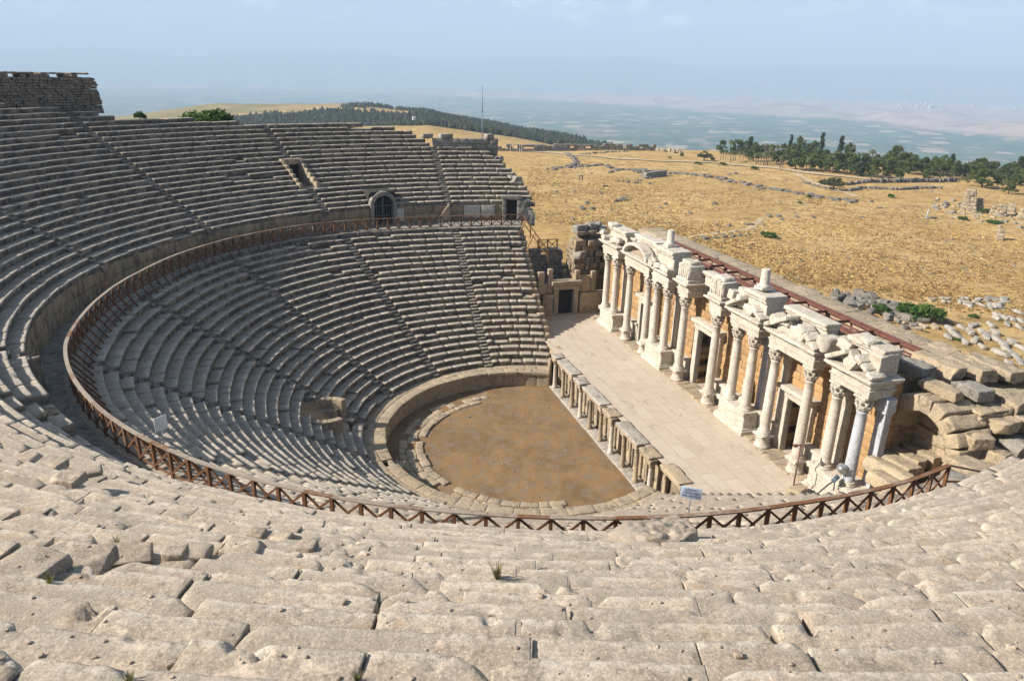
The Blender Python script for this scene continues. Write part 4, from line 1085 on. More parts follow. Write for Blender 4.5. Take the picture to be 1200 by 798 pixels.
# far end wall of the stage with its door
ew = empty('end_wall', (11, 21.9, 3.3), 'pale end wall across the far end of the stage with a dark open doorway and upright slabs above', 'wall')
mb = MB()
for a, b in ((8.3, 9.55), (12.65, 15.9)):
    for z0, z1, o in ((3.2, 3.7, -.12), (3.7, 5.3, 0), (5.3, 5.65, -.15)): stone(mb, ((a+b)/2, 21.95+o*.5, (z0+z1)/2), (b-a-.02, .7-o*.6, z1-z0), 0, .02, .2, .03)
part(mb, 'wall', M['tan_stone'], ew)
mb = MB()
for x in (9.85, 12.15): stone(mb, (x, 21.9, 4.9), (.55, .8, 3.2), 0, .012, .2, .03)
stone(mb, (11.0, 21.9, 6.45), (3.0, .85, .55), 0, .015, .2, .03); stone(mb, (11.0, 21.8, 6.95), (3.5, 1.1, .42), 0, .03, .2, .04)
part(mb, 'door_frame', M['tan_stone'], ew)
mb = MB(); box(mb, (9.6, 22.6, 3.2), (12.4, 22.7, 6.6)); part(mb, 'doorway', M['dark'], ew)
for x, w, h in ((8.15, .75, 2.5), (9.2, .6, 2.8), (12.35, .55, 2.5), (13.1, .5, 1.9), (14.25, .6, 2.3)):
    mb = MB(); stone(mb, (x, 21.95, 5.7+h/2), (w, .45, h), 0, .025, .18, .08); part(mb, 'upright_slab', M['tan_stone'], ew)
mb = MB(); stone(mb, (13.35, 22.0, 6.6), (1.5, .3, 1.8), 0, .05, .2, .1); stone(mb, (8.7, 22.05, 6.2), (.8, .3, 1.3), 0, .04, .2, .08); part(mb, 'broken_panel', M['tan_stone'], ew)

tag((lambda mb: (course_wall(mb, (7.6, 27.8), (12.6, 27.8), 3.0, 9.3, 1.2, .55, .6, 1.2, .05, .3, .3), mb.build('block_wall', M['grey_stone']))[1])(MB()), 'dark grey block wall closing the gap behind the far stage door, topped by the wooden barrier', 'wall')
mb = MB(); course_wall(mb, (12.6, 24.3), (16.9, 24.3), 3.0, 12.1, 2.2, .62, .6, 1.5, .12, .2, .5, .0, .16)
course_wall(mb, (12.7, 25.8), (16.8, 25.8), 3.0, 11.4, 1.4, .7, .7, 1.5, .1, .3, .5)
tag(mb.build('ruined_pier', M['wall_old']), 'tall ragged pier of brown and grey blocks beside the far end of the facade', 'ruin')
for k, (x, y, z, s) in enumerate(((13.3, 24.2, 13.05, 1.15), (14.7, 24.4, 13.15, 1.3), (16.0, 24.5, 12.9, 1.1), (13.0, 23.4, 9.6, 1.0), (15.4, 24.0, 13.6, .8))):
    block((4, 1, 0, 4, 3)[k], (x, y, z-(.8 if z > 11 else 0)), rng.uniform(0, 3), s, 'rough grey block balanced on top of the tall brown pier beside the facade', group='loose blocks on the ruined pier')
mb = MB(); X, Y = np.meshgrid(np.linspace(8.2, 17, 14), np.linspace(22.3, 42, 26), indexing='ij'); P = np.stack([X, Y, np.interp(Y, [22, 23.5, 27.5, 28.2, 34, 42], [3.1, 4.3, 4.6, 7.0, 5.5, 1.6])], -1); P[..., 2] += fbm(P*.6, 3, 3)*.25
mb.add(P.reshape(-1, 3), grid_faces(14, 24)); tag(mb.build('earth_bank', M['soil']), kind='structure')

# ------------------------------------------------------------------ behind the facade: steel walkway and rough back wall
sw = empty('steel_walkway', (19.7, 0, 12), 'rust red steel walkway frame running along behind the marble facade', 'walkway')
for x in (18.75, 20.7):
    mb = MB(); obox(mb, (x, -16.3, 12.05), (x, 16.5, 12.05), .16, .26); obox(mb, (x, -16.3, 12.2), (x, 16.5, 12.2), .3, .04); part(mb, 'side_beam', M['steel_red'], sw)
for y in np.linspace(-16.2, 16.3, 15):
    mb = MB(); obox(mb, (18.8, y, 12.0), (20.65, y, 12.0), .16, .2); part(mb, 'cross_beam', M['steel_red'], sw)
for x in (19.3, 19.95):
    mb = MB(); obox(mb, (x, -16.3, 11.9), (x, 16.5, 11.9), .09, .12); part(mb, 'joist', M['steel_red'], sw)
for y in np.linspace(-16, 16, 8):
    for x in (18.75, 20.7):
        mb = MB(); obox(mb, (x, y, 8.4), (x, y, 11.95), .16, .16, up=(1, 0, 0)); part(mb, 'post', M['steel_red'], sw)
mb = MB(); X, Y = np.meshgrid(np.linspace(16.5, 21.4, 10), np.linspace(-17.2, 24, 50), indexing='ij'); P = np.stack([X, Y, X*0+8.6], -1); P[..., 2] += fbm(P*.7, 3, 3)*.5
mb.add(P.reshape(-1, 3), grid_faces(10, 50)); tag(mb.build('rubble_floor', M['soil']), kind='structure')
mb = MB()
for z in np.arange(-.5, 10.9, .95):
    y = -18.0
    while y < 24:
        l = rng.uniform(1.6, 3.0); stone(mb, (22.3, y+l/2, z+.47), (2.9, l-.03, .93), 0, .05, .6, .06); y += l
y = -17.5
while y < 23.5:
    l = rng.uniform(1.3, 2.6); s1 = rng.uniform(1.3, 1.9); drop = .9*sstep(10, 22, y)
    stone(mb, (20.9+s1/2, y+l/2, 11.35-drop+rng.normal(0, .06)), (s1, l-.06, 1.0), rng.normal(0, .03), .09, .16, .04, cuts=2)
    s2 = rng.uniform(1.2, 1.7); stone(mb, (20.95+s1+s2/2, y+l/2+rng.normal(0, .1), 11.2-drop+rng.normal(0, .1)), (s2, l*rng.uniform(.8, 1.05), 1.0), rng.normal(0, .05), .10, .16, .04, cuts=2)
    y += l
tag(mb.build('back_wall', M['tan_stone']), 'long thick wall of rough weathered blocks behind the red steel walkway', 'wall')

# ------------------------------------------------------------------ collapsed vault at the near end
va = empty('ruined_vault', (18, -20, 7), 'collapsed stone vault with a round dark arch at the near end of the marble facade', 'ruin')
AY, AZ, AR = -20.45, 8.6, 1.9
mb = MB()
for k in range(9):
    a = math.pi*(k+.5)/9; stone(mb, (17.6, AY+(AR+.48)*math.cos(a), AZ+(AR+.48)*math.sin(a)), (2.4, .80, .95), 0, .06, .16, .06, tilt=(a-math.pi/2, 0))
part(mb, 'arch', M['tan_stone'], va)
mb = MB(); n = 16
for k in range(n):
    a = math.pi*(k+.5)/n; stone(mb, (18.8, AY+AR*1.12*math.cos(a), AZ+AR*1.12*math.sin(a)), (4.6, .36, .30), 0, .015, .4, .03, tilt=(a-math.pi/2, 0))
part(mb, 'vault', M['orange'], va)
mb = MB(); course_wall(mb, (20.6, AY-2), (20.6, AY+2), 6.5, 11.3, .6, .6, .8, 1.4, .03, .3)
part(mb, 'rear_wall', M['wall_old'], va)
mb = MB()
for y in (AY-AR-.4, AY+AR+.4): course_wall(mb, (16.5, y), (20.8, y), 5.5, 8.7, .8, .6, .8, 1.4, .05, .25)
part(mb, 'side_wall', M['wall_old'], va)
mb = MB()                                             # solid mass behind and beside the arch
for (x0, x1, y0, y1, z1) in ((17.3, 21.0, -17.8, -16.6, 11.2), (21.0, 24.8, -21.2, -17.6, 11.2), (18.4, 24.4, -23.6, -22.3, 9.3), (18.3, 20.9, -22.4, -17.6, 11.2)):
    z = 5.0 if x0 != 16.8 else 10.85
    while z < z1-.1:
        h = min(.75, z1-z); y = y0
        while y < y1-.1:
            l = min(rng.uniform(1.2, 2.4), y1-y); x = x0
            while x < x1-.1:
                w = min(rng.uniform(1.0, 1.6), x1-x); stone(mb, (x+w/2, y+l/2, z+h/2), (w-.03, l-.03, h-.02), rng.normal(0, .015), .06, .2, .035, cuts=1); x += w
            y += l
        z += h
part(mb, 'masonry_mass', M['tan_stone'], va)
VB = [(18.0, -17.6, 12.0, 1.3, 2.4, .95, .1), (19.6, -17.9, 12.15, 1.2, 3.0, .8, .05), (21.6, -18.3, 12.0, 1.3, 3.1, .85, -.05), (23.2, -18.6, 11.9, 1.3, 3.2, .8, .05), (24.6, -19.2, 11.5, 1.1, 2.8, .9, .1),
      (17.6, -20.2, 11.75, 1.2, 2.2, .6, .15), (19.3, -20.7, 11.8, 1.3, 2.0, .7, -.1), (21.2, -21.4, 11.3, 1.4, 2.2, .8, .1), (23.0, -21.9, 10.9, 1.6, 2.0, .95, .05), (19.6, -22.5, 10.5, 1.5, 1.6, .8, .2), (17.8, -22.7, 9.9, 1.5, 1.5, .8, -.2), (21.5, -22.7, 10.5, 1.8, 1.5, .9, .1), (20.4, -23.4, 9.5, 2.2, 1.4, .9, .05), (18.6, -23.4, 9.2, 1.2, 1.6, .8, .3)]
for k, (x, y, z, sx, sy, sz, a) in enumerate(VB):
    mb = MB(); stone(mb, (0, 0, 0), (sx*.95, sy, sz*.9), a, .08, .11, .035, seed=900+k, freq=1.7, cuts=4)
    o = mb.build('stone_block', M['tan_stone'] if k % 6 else M['grey_stone'], None, (x, y, z)); tag(o, 'huge rough weathered block lying on top of the collapsed vault beside the facade', 'stone', 'rough blocks on top of the collapsed vault')
VS = [(14.8, -20.7, 7.0, 1.0, 3.2, .8, .05), (15.9, -19.8, 7.0, 1.0, 3.0, .8, .02), (16.95, -19.5, 7.05, .95, 2.6, .8, .06), (18.2, -19.5, 7.1, 1.1, 2.5, .8, .06), (19.1, -20.3, 7.4, 1.1, 1.9, .8, .1), (13.9, -21.6, 7.0, 1.1, 2.2, .7, .1), (16.5, -24.5, 9.0, 1.5, 3.0, .8, .12)]
for k, (x, y, z, sx, sy, sz, a) in enumerate(VS):
    mb = MB(); stone(mb, (0, 0, 0), (sx, sy, sz), a, .06, .11, .04, seed=930+k, tilt=(-.06, .03), cuts=3)
    o = mb.build('stone_slab', M['tan_stone'], None, (x, y, z))
    if k == 6: tag(o, 'long pale stone slab just beyond the right hand end post of the wooden fence', 'stone')
    else: tag(o, 'long thick grey slab lying before the dark arch of the collapsed vault', 'stone', 'long slabs before the collapsed vault')
mb = MB(); X, Y = np.meshgrid(np.linspace(5.5, 19.5, 50), np.linspace(-33, -16.9, 60), indexing='ij')
Zb = np.interp(Y, [-33, -28.5, -26, -22, -18.2, -16.9], [10.4, 10.4, 9.2, 5.9, 3.4, 2.9])+np.where(X > 11, 1, 0)*sstep(11, 13.5, X)*sstep(-17.5, -20, Y)*.9; P = np.stack([X, Y, Zb], -1); P[..., 2] += fbm(P*.9, 4, 3)*.45
mb.add(P.reshape(-1, 3), grid_faces(50, 60)); tag(mb.build('rubble_slope', M['tan_stone']), kind='structure')
for k in range(16):
    x, y = rng.uniform(6.5, 13.2), rng.uniform(-20.8, -17.2); z = float(np.interp(y, [-22, -18.2, -16.9], [6.6, 3.5, 3.2]))+.25
    block(int(rng.integers(0, 7)), (x, y, z), rng.uniform(0, 3), rng.uniform(.5, .95), 'rough tan stone strewn along the near end of the stage floor', group='stones at the near end of the stage', mat=M['tan_stone'])

# floodlights and pole beside the facade
lp = pz(987, 549, 6.25)
fl = empty('floodlight', tuple(lp), 'round silver floodlight dish on a bracket at the foot of the blue grey end column', 'lamp')
mb = MB(); n = 20
lathe(mb, (0, 0, 0), [(.03, .34), (.10, .33), (.16, .26), (.28, .10), (.33, 0), (.34, -.03), (.32, -.01), (.26, .08), (.14, .24), (.02, .28)], n, 0, cap=False)
o = mb.build('reflector', M['metal'], fl); o.rotation_euler = (R(75), 0, R(-62))
mb = MB(); tube(mb, [(0, 0, .0), (.3, -.2, .02), (.42, -.3, -.05)], .07, 8); tube(mb, [(.12, -.08, 0), (.14, -.1, -.75)], .025, 6); mb.build('bracket', M['metal'], fl)
b2 = pz(979, 561, 5.6); f2 = empty('floodlight', tuple(b2), 'small square grey floodlight on a stand just left of the round silver lamp', 'lamp')
mb = MB(); stone(mb, (0, 0, 0), (.5, .28, .34), .5, .0, .2, .04, tilt=(.5, 0)); mb.build('housing', M['iron'], f2)
mb = MB(); tube(mb, [(0, 0, -.15), (.02, 0, -.85)], .03, 6); tube(mb, [(0, 0, -.2), (.18, .1, -.85)], .02, 5); mb.build('stand', M['iron'], f2)
mb = MB(); pts = [(0, 0, -.1), (-.35, .1, -.4), (-.7, .15, -.75), (-1.1, .1, -1.0), (-1.35, 0, -1.35)]; tube(mb, pts, .045, 6); mb.build('cable', M['black'], f2)
pb = pz(929, 574, 3.6); pt = np.array([pb[0], pb[1], 7.0])
mb = MB(); tube(mb, [(0, 0, 0), (0, 0, 3.3)], .045, 8); tube(mb, [(0, 0, 3.2), (-.45, -.1, 3.32)], .04, 6); stone(mb, (-.5, -.1, 3.3), (.26, .2, .16), 0, 0, .2, .03)
tag(mb.build('pole', M['pole'], None, tuple(pb)), 'thin rusty pole standing on the near edge of the stage before the columns', 'pole')
block(4, (pb[0]+.1, pb[1]-.25, 3.65), .4, .9, 'squat stone block at the foot of the thin rusty pole', mat=M['tan_stone'])

# ------------------------------------------------------------------ signs
def text_part(txt, size, loc, parent, mat, rot):
    cu = bpy.data.curves.new('lettering', 'FONT'); cu.body = txt; cu.size = size; cu.align_x = 'CENTER'; cu.align_y = 'CENTER'; cu.extrude = .002; cu.space_line = .95
    o = bpy.data.objects.new('lettering', cu); COL.objects.link(o); bpy.context.view_layer.update()
    me = bpy.data.meshes.new_from_object(o.evaluated_get(bpy.context.evaluated_depsgraph_get())); bpy.data.objects.remove(o); me.materials.clear(); me.materials.append(mat)
    o = bpy.data.objects.new('lettering', me); COL.objects.link(o); o.parent = parent; o.location = loc; o.rotation_euler = rot; return o
M['sign_blue'] = plain_mat('faded_sign_panel', (.36, .42, .52), .5, 0, .08, 6)
M['ink'] = plain_mat('sign_ink', (.05, .06, .12), .6)
M['ink_pale'] = plain_mat('faded_ink', (.42, .41, .42), .6)
def sign(px, py, z, zfoot, w, h, name, label, mat, txt, ink, tsize, twist=0.0, tiltx=0.0):
    c = pz(px, py, z); g = empty('sign', (c[0], c[1], zfoot), label, 'sign'); a = math.atan2(CAM[1]-c[1], CAM[0]-c[0])+math.pi/2+twist
    g.rotation_euler = (0, 0, a)
    mb = MB(); stone(mb, (0, 0, z-zfoot), (w, .03, h), 0, 0, .2, .01, tilt=(tiltx, 0)); mb.build('panel', mat, g)
    mb = MB(); tube(mb, [(0, .03, -.1), (0, .03, z-zfoot+h*.3)], .022, 6); mb.build('post', M['metal'], g)
    if txt: text_part(txt, tsize, (0, -.022, z-zfoot), g, ink, (R(90)+tiltx, 0, 0))
sign(810, 577.5, 13.95, 12.1, .74, .46, 'sign', 'blue grey panel sign with dark lettering on a thin post by the front fence', M['sign_blue'], 'DİKKAT\nGİRİLMEZ\nNO ENTRY', M['ink'], .13)
sign(188.3, 496, 14.15, 12.1, .55, .62, 'sign', 'white notice sign on a thin post above the curved left part of the fence', M['white'], '- - - -\n- - - -\n- - - -', M['ink_pale'], .08, .5)
sign(124.5, 334, 12.95, 12.1, .34, .5, 'sign', 'small brown sign by the upper left bend of the fence', plain_mat('brown_sign', (.30, .15, .085), .6), None, None, .1, .8)
sign(381, 252, 13.4, 12.1, .55, .4, 'sign', 'small pale sign behind the fence near the middle of the far walkway', M['white'], None, None, .1)

# ------------------------------------------------------------------ far-left masonry, mast, hut
mb = MB(); a, b = pr(-60, 122, 53.6), pr(117, 128, 51.5)
course_wall(mb, b, a, 23.4, 27.25, 1.6, .27, .25, .7, .06, .25, .15, .045, .03)
tag(mb.build('rubble_wall', stone_mat('rubble_masonry', (.225, .18, .135), (.175, .15, .12), (.25, .215, .165), lich=.6, white=.25)), 'tall brown rubble masonry wall standing on the top rows at the upper left', 'wall')
c = gat(565, 158, 60)
c = pr(565, 160, 47.5)
mb = MB(); tube(mb, [(0, 0, -3), (0, 0, 3.6)], .055, 6); tube(mb, [(0, 0, 3.5), (0, 0, 6.6)], .035, 6); lathe(mb, (0, 0, 3.4), [(.09, 0), (.09, .3)], 8)
tag(mb.build('mast', M['iron'], None, (c[0], c[1], c[2]-.3)), 'thin tall mast rising behind the ruined far end of the upper rows', 'mast')
c = gat(485.5, 146.5, 200)
hut = empty('booth', tuple(c), 'tiny white booth on the brow of the bare tan ridge', 'booth')
mb = MB(); s = mpp(c)*9; stone(mb, (0, 0, s*.45), (s*.42, s*.42, s*.95), 0, 0, 1, .02); mb.build('wall', M['white'], hut); mb = MB(); stone(mb, (0, 0, s*.96), (s*.44, s*.44, s*.08), 0, 0, 1, .02); mb.build('roof', M['white'], hut)

# ------------------------------------------------------------------ field: walls, stones, roads
def ribbon(name, pix, width, mat, lift=.12):
    pts = np.array([gat(*p) for p in pix]); q = []
    for a, b in zip(pts[:-1], pts[1:]):
        n = max(2, int(np.linalg.norm(b-a)/3)); q += [a+(b-a)*k/n for k in range(n)]
    q = np.array(q+[pts[-1]]); d = np.gradient(q[:, :2], axis=0); d /= np.linalg.norm(d, axis=1, keepdims=True)+1e-9; nrm = np.stack([-d[:, 1], d[:, 0]], 1)
    w = width*(1+.25*vnoise(q*.2, 3)); cols = np.linspace(-.5, .5, 5); P = []
    for k in cols:
        xy = q[:, :2]+nrm*(w*k)[:, None]; P.append(np.stack([xy[:, 0], xy[:, 1], H(xy[:, 0], xy[:, 1])+lift], 1))
    P = np.stack(P, 1); mb = MB(); mb.add(P.reshape(-1, 3), grid_faces(len(q), 5)); return tag(mb.build(name, mat), kind='structure')
ribbon('road', [(617, 178), (660, 181), (720, 186.5), (780, 189.5), (840, 191.5), (885, 195.5), (930, 200.5), (985, 207), (1020, 211), (1060, 212.5), (1100, 211)], 3.4, M['path'], .25)
ribbon('path', [(780, 292), (800, 281), (812, 277), (850, 273), (880, 268), (893, 256)], 1.2, M['path'], .06)
ribbon('path', [(932, 203), (950, 213), (990, 226), (1003, 231)], 1.5, M['path'], .1)
c0 = [(1060, 203), (1090, 205), (1092, 211), (1060, 212)]
def rubble_line(name, pix, label, cat, w=1.2, h=.6, step=.8, mat='dark_stone', jit=.5):
    pts = np.array([at_az(*p) if p[1] > 290 else gat(*p) for p in pix]); mb = MB()
    for a, b in zip(pts[:-1], pts[1:]):
        L = np.linalg.norm(b-a); n = max(1, int(L/step))
        for k in range(n):
            c = a+(b-a)*(k+rng.random())/n; c[:2] += rng.normal(0, jit*w*.5, 2); s = rng.uniform(.55, 1.2)
            z = float(H(c[0], c[1])); stone(mb, (c[0], c[1], z+h*s*.3), (w*s*rng.uniform(.7, 1.3), w*s*.8, h*s*rng.uniform(.7, 1.2)), rng.uniform(0, 3), .08, .5, .08)
    return tag(mb.build(name, M[mat]), label, cat)
rubble_line('tumbled_wall', [(640, 199), (700, 194), (728, 199), (800, 204), (850, 211), (880, 217), (905, 222), (950, 230), (1000, 237)], 'long low line of tumbled grey rubble crossing the middle of the dry field', 'ruin', 1.6, .55, .75, jit=1.6)
rubble_line('tumbled_wall', [(664, 181), (673, 187), (675, 192), (668, 196)], 'short curved tumbled wall in the dry field just below the pale road', 'ruin', 1.3, .9, .7)
rubble_line('tumbled_wall', [(653, 197), (672, 194.5), (696, 195)], 'thin straight grey wall line beside the short curved tumbled wall', 'ruin', .9, .6, .8)
rubble_line('foundation', [(712, 203), (735, 199), (752, 204), (760, 210)], 'scattered grey foundation stones beside the dark rectangular wall', 'ruin', .9, .6, .7, jit=1.2)
rubble_line('foundation', [(725, 213), (745, 215), (762, 216)], 'broken row of small grey foundation stones out in the dry field', 'ruin', .8, .6, 1.1)
rubble_line('tumbled_wall', [(990, 217.5), (1010, 214.5)], 'short dark stone wall between the lone round tree and the road', 'ruin', 1.0, 1.2, .5, jit=.3)
rubble_line('tumbled_wall', [(1013, 214.5), (1040, 214), (1080, 213.5), (1120, 213)], 'long dark stone terrace wall below the row of roadside pines', 'ruin', 1.1, 1.5, .5, jit=.3)
rubble_line('tumbled_wall', [(995, 224.5), (1012, 221), (1030, 222), (1055, 223), (1080, 221), (1102, 221)], 'low grey wall line running right of the lone round tree', 'ruin', 1.0, .9, .6, jit=.5)
rubble_line('tumbled_wall', [(940, 214), (958, 219), (972, 222)], 'low broken wall running into the shade of the lone round tree', 'ruin', .9, .6, .8)
rubble_line('tumbled_wall', [(680, 181.5), (705, 179.5), (735, 178)], 'thin dark wall line above the pale road in the far field', 'ruin', .8, .7, .8)
rubble_line('tumbled_wall', [(815, 282), (845, 279), (880, 275)], 'dark broken stone row left of the green bush beyond the facade', 'ruin', .8, .5, .9)
mb = MB(); a, b = gat(755.5, 208.5), gat(779.5, 206); course_wall(mb, a, b, min(a[2], b[2])-.3, max(a[2], b[2])+1.5, 1.2, .6, .8, 1.6, .05, .4, .1)
tag(mb.build('block_wall', M['grey_stone']), 'dark rectangular block wall standing alone in the middle of the field', 'ruin')
# ancient city wall along the edge of the plateau
pts = [at_az(555, 300), at_az(640, 303), at_az(700, 306), at_az(768, 312)]
mb = MB()
for a, b in zip(pts[:-1], pts[1:]):
    zz = (a[2]+b[2])/2; course_wall(mb, a, b, zz-1, zz+2.6, 2.0, .9, 1.6, 3.2, .12, .9, .25)
tag(mb.build('city_wall', M['dark_stone']), 'long dark ancient wall along the far edge of the plateau below the forest', 'wall')
rubble_line('tumbled_wall', [(771, 311), (785, 309), (799, 306)], 'pale heap of collapsed blocks at the right end of the long dark wall', 'ruin', 2.2, 1.8, .8, 'tan_stone', 1.0)
# five slender pale columns by the road
for k, x in enumerate((598, 601.5, 606, 609, 611.5)):
    c = gat(x, 178); s = mpp(c); mb = MB(); lathe(mb, (0, 0, -.2), [(.55*s*.8, 0), (.4*s, .3), (.36*s, s*8.6+.2), (.5*s, s*9+.2)], 8)
    tag(mb.build('column', M['marble'], None, tuple(c)), 'slender pale standing column beside the start of the pale road', 'column', 'standing columns by the road')
# trilithon
c = gat(680.5, 211.5); s = mpp(c); gt = empty('trilithon', tuple(c), 'small dark stone door frame standing alone in the left part of the field', 'ruin')
for sx in (-2, 2):
    mb = MB(); stone(mb, (sx*s, 0, 2.2*s), (1.2*s, s, 4.6*s), 0, .03, .3, .05); mb.build('pillar', M['grey_stone'], gt)
mb = MB(); stone(mb, (0, 0, 5.1*s), (5.8*s, 1.2*s, 1.3*s), 0, .03, .3, .05); mb.build('lintel', M['grey_stone'], gt)

def field_block(px, py, k, s, label, group, mat=None, sink=.1, flat=None, rz=None, name='stone_block'):
    c = gat(px, py); sz = s if flat is None else (s, s, s*flat)
    return block(k, (c[0], c[1], c[2]+.25*(s if np.ndim(s) == 0 else 1)-sink), rng.uniform(0, 3.1) if rz is None else rz, sz, label, group=group, mat=mat, rx=rng.normal(0, .12), name=name)
FS = [(838, 264, 1), (853, 265, 1), (877, 264, 1.3), (894, 265, 1.2), (842, 273, 1), (902, 254, 1.4), (913, 254, 1.2), (916, 258, 1), (933, 255, 1.4), (953, 255, 1.2), (780, 240, 1.3), (808, 251, 1.3), (837, 240, 1.5), (765, 259, .9),
      (722, 236, 1.3), (726, 236, 1.5), (730, 235, 1.9), (744, 241, 1), (774, 244, 1), (683, 245, 1.8), (694, 246, 1.4), (687, 238, 1.3), (709, 219, 1.3), (652, 226, 1.2), (623, 246, 1), (671, 257, 1), (749, 212, 1.2), (703, 227, .8),
      (830, 206, 1.2), (862, 204, 1.3), (854, 205, 1.2), (893, 222, 1.2), (920, 211, 1), (1020, 237, 1.6), (992, 235, 1), (978, 236, 1.2), (1030, 244, .9), (886, 222, 1.3), (1010, 255, .9), (1090, 256, 1.4)]
for px, py, s in FS:
    field_block(px+rng.normal(0, .5), py, int(rng.integers(0, 7)), s*.72, 'loose grey stone block standing out in the dry grass of the open field', 'grey stones over the dry field', mat=M['dark_stone'])
k = 0
while k < 110:
    px, py = rng.uniform(622, 1200), rng.uniform(192, 330)
    if py > 262-40*((px-622)/130 < 0)+max(0, (px-780))*.33 or (px < 700 and py > 262): continue
    if 612 < px < 800 and py > 262: continue
    field_block(px, py, int(rng.integers(0, 7)), rng.uniform(.22, .5)*(1.0 if py > 230 else 1.4), 'loose grey stone block standing out in the dry grass of the open field', 'grey stones over the dry field', sink=.15, mat=M['dark_stone'] if k % 3 else None); k += 1
for k in range(62):                                   # dark heap behind the back wall
    w = rng.random(); px = 978+95*w+rng.normal(0, 5); py = 346+33*w+rng.normal(0, 8)*(.5+w*.6)+rng.uniform(-3, 6)
    field_block(px, py, int(rng.integers(0, 7)), rng.uniform(.55, 1.15), 'dark grey boulder in the tumbled heap beyond the back wall near the green bushes', 'dark heap of boulders beyond the back wall', mat=M['dark_stone'] if k % 4 else None, sink=-.15, name='boulder')
for k in range(26):
    px = rng.uniform(1102, 1180); py = 349+(px-1102)*.14+rng.normal(0, 4)
    field_block(px, py, int(rng.integers(0, 7)), rng.uniform(.45, .95), 'pale broken block in the loose band of stones right of the large green bush', 'pale broken blocks right of the green bush', mat=M['pale_stone'] if k % 2 else M['grey_stone'])
WR = [(1112, 388), (1126, 385), (1120, 395), (1136, 391), (1130, 403), (1142, 401), (1155, 396), (1150, 408), (1168, 400), (1165, 392), (1176, 406), (1186, 403), (1196, 410), (1180, 412), (1190, 420), (1172, 416), (1182, 428), (1195, 426), (1160, 383), (1110, 396), (1140, 383), (1150, 390),
      (1168, 371), (1176, 374), (1186, 376), (1196, 378), (1180, 381), (1194, 385), (1192, 367), (1168, 375), (1150, 359), (1160, 361), (1168, 361)]
for px, py in WR:
    field_block(px, py, (2, 5, 0)[int(rng.integers(0, 3))], rng.uniform(.6, .9), 'long whitish marble block laid out in rows on the dry grass', 'rows of white marble blocks on the grass', mat=M['pale_stone'], rz=rng.normal(1.05, .25), sink=-.05, name='marble_block')
for px, py in ((1040, 355), (1092, 352), (1062, 372), (1100, 376), (1110, 378), (1080, 383), (1050, 374), (1058, 379), (1095, 384), (1070, 386)):
    field_block(px, py, int(rng.integers(0, 7)), rng.uniform(.7, 1.2), 'pale tan block lying around the large green bush beyond the back wall', 'pale blocks around the green bush', mat=M['tan_stone'])
# ruins at the right edge
def field_stones():
    n = 1900; PX = rng.uniform(618, 1210, n); PY = rng.uniform(180, 345, n); V, F = cube_grid(2, 2, 2); mb = MB(); K = 0
    t = np.geomspace(60, 420, 500)
    for a, b in zip(PX, PY):
        if a < 700 and b > 270: continue
        v = ray(a, b); tt = (-1.0+0-CAM[2]+1.5)/v[2]; p = CAM+v*tt
        if fbm(np.array([[p[0]/30, p[1]/30, 1.]]), 2, 61)[0] < -.05 and rng.random() < .75: continue
        if footprint(p[0], p[1]) > .01 or p[0] < 25 and abs(p[1]) < 30: continue
        s = rng.uniform(.10, .26)*(1 if rng.random() < .8 else 1.8); q = rotz(V*np.array([s*rng.uniform(1, 2), s, s*rng.uniform(.5, 1)])*(1-.35*np.abs(V).sum(1, keepdims=True)**2*.4), rng.uniform(0, 3))
        mb.add(q+np.array([p[0], p[1], float(H(p[0], p[1]))+s*.1]), F, rng.normal(0, .6), smooth=False); K += 1
    tag(mb.build('scattered_stones', M['dark_stone']), kind='stuff', label='small grey stones strewn through the dry grass', cat='stones')
field_stones()
def dry_grass():
    n = 26000; PX = rng.uniform(618, 1215, n); PY = 184+(np.interp(PX, [618, 700, 800, 1200], [262, 275, 300, 440])-184)*rng.random(n)**.75; V_, F_ = [], []; T = []; k = 0
    D0 = np.array([ray(a, b) for a, b in zip(PX, PY)]); P = CAM+D0*((.8-CAM[2])/D0[:, 2])[:, None]
    ok = (footprint(P[:, 0], P[:, 1]) < .01) & ~((P[:, 0] < 25) & (np.abs(P[:, 1]) < 32)) & (np.hypot(P[:, 0]-CAM[0], P[:, 1]-CAM[1]) < 290) & (fbm(P/14, 3, 91)+rng.normal(0, .12, len(P)) > -.02); P = P[ok]; P[:, 2] = H(P[:, 0], P[:, 1])
    tone = np.clip(fbm(P/22, 2, 93)*1.6+rng.normal(0, .45, len(P)), -1, 1)
    for j in range(4):
        a = rng.uniform(0, 6.28, len(P)); w = rng.uniform(.04, .15, len(P)); h = rng.uniform(.05, .15, len(P)); d = np.stack([np.cos(a)*w, np.sin(a)*w, 0*w], 1); o = np.stack([rng.normal(0, .15, len(P)), rng.normal(0, .15, len(P)), 0*w], 1); t = np.stack([rng.normal(0, .06, len(P)), rng.normal(0, .06, len(P)), h], 1)
        V_.append(np.stack([P+o-d, P+o+d, P+o+d*1.2+t, P+o-d*1.2+t], 1).reshape(-1, 3)); T.append(np.repeat(tone, 4))
    V_ = np.concatenate(V_); mb = MB(); mb.add(V_, np.arange(len(V_)).reshape(-1, 4), np.concatenate(T), smooth=False)
    t = NT('dry_grass'); tn = t.attr(); c = t.mix(t.ramp(tn, -.7, .1), (.26, .17, .072), (.42, .285, .12)); c = t.mix(t.ramp(tn, .3, .9), c, (.50, .365, .17)); m_ = t.bsdf(c, .9, spec=.05)
    tag(mb.build('dry_grass', m_), kind='stuff', label='tufts of dry straw grass over the open field', cat='grass')
dry_grass()
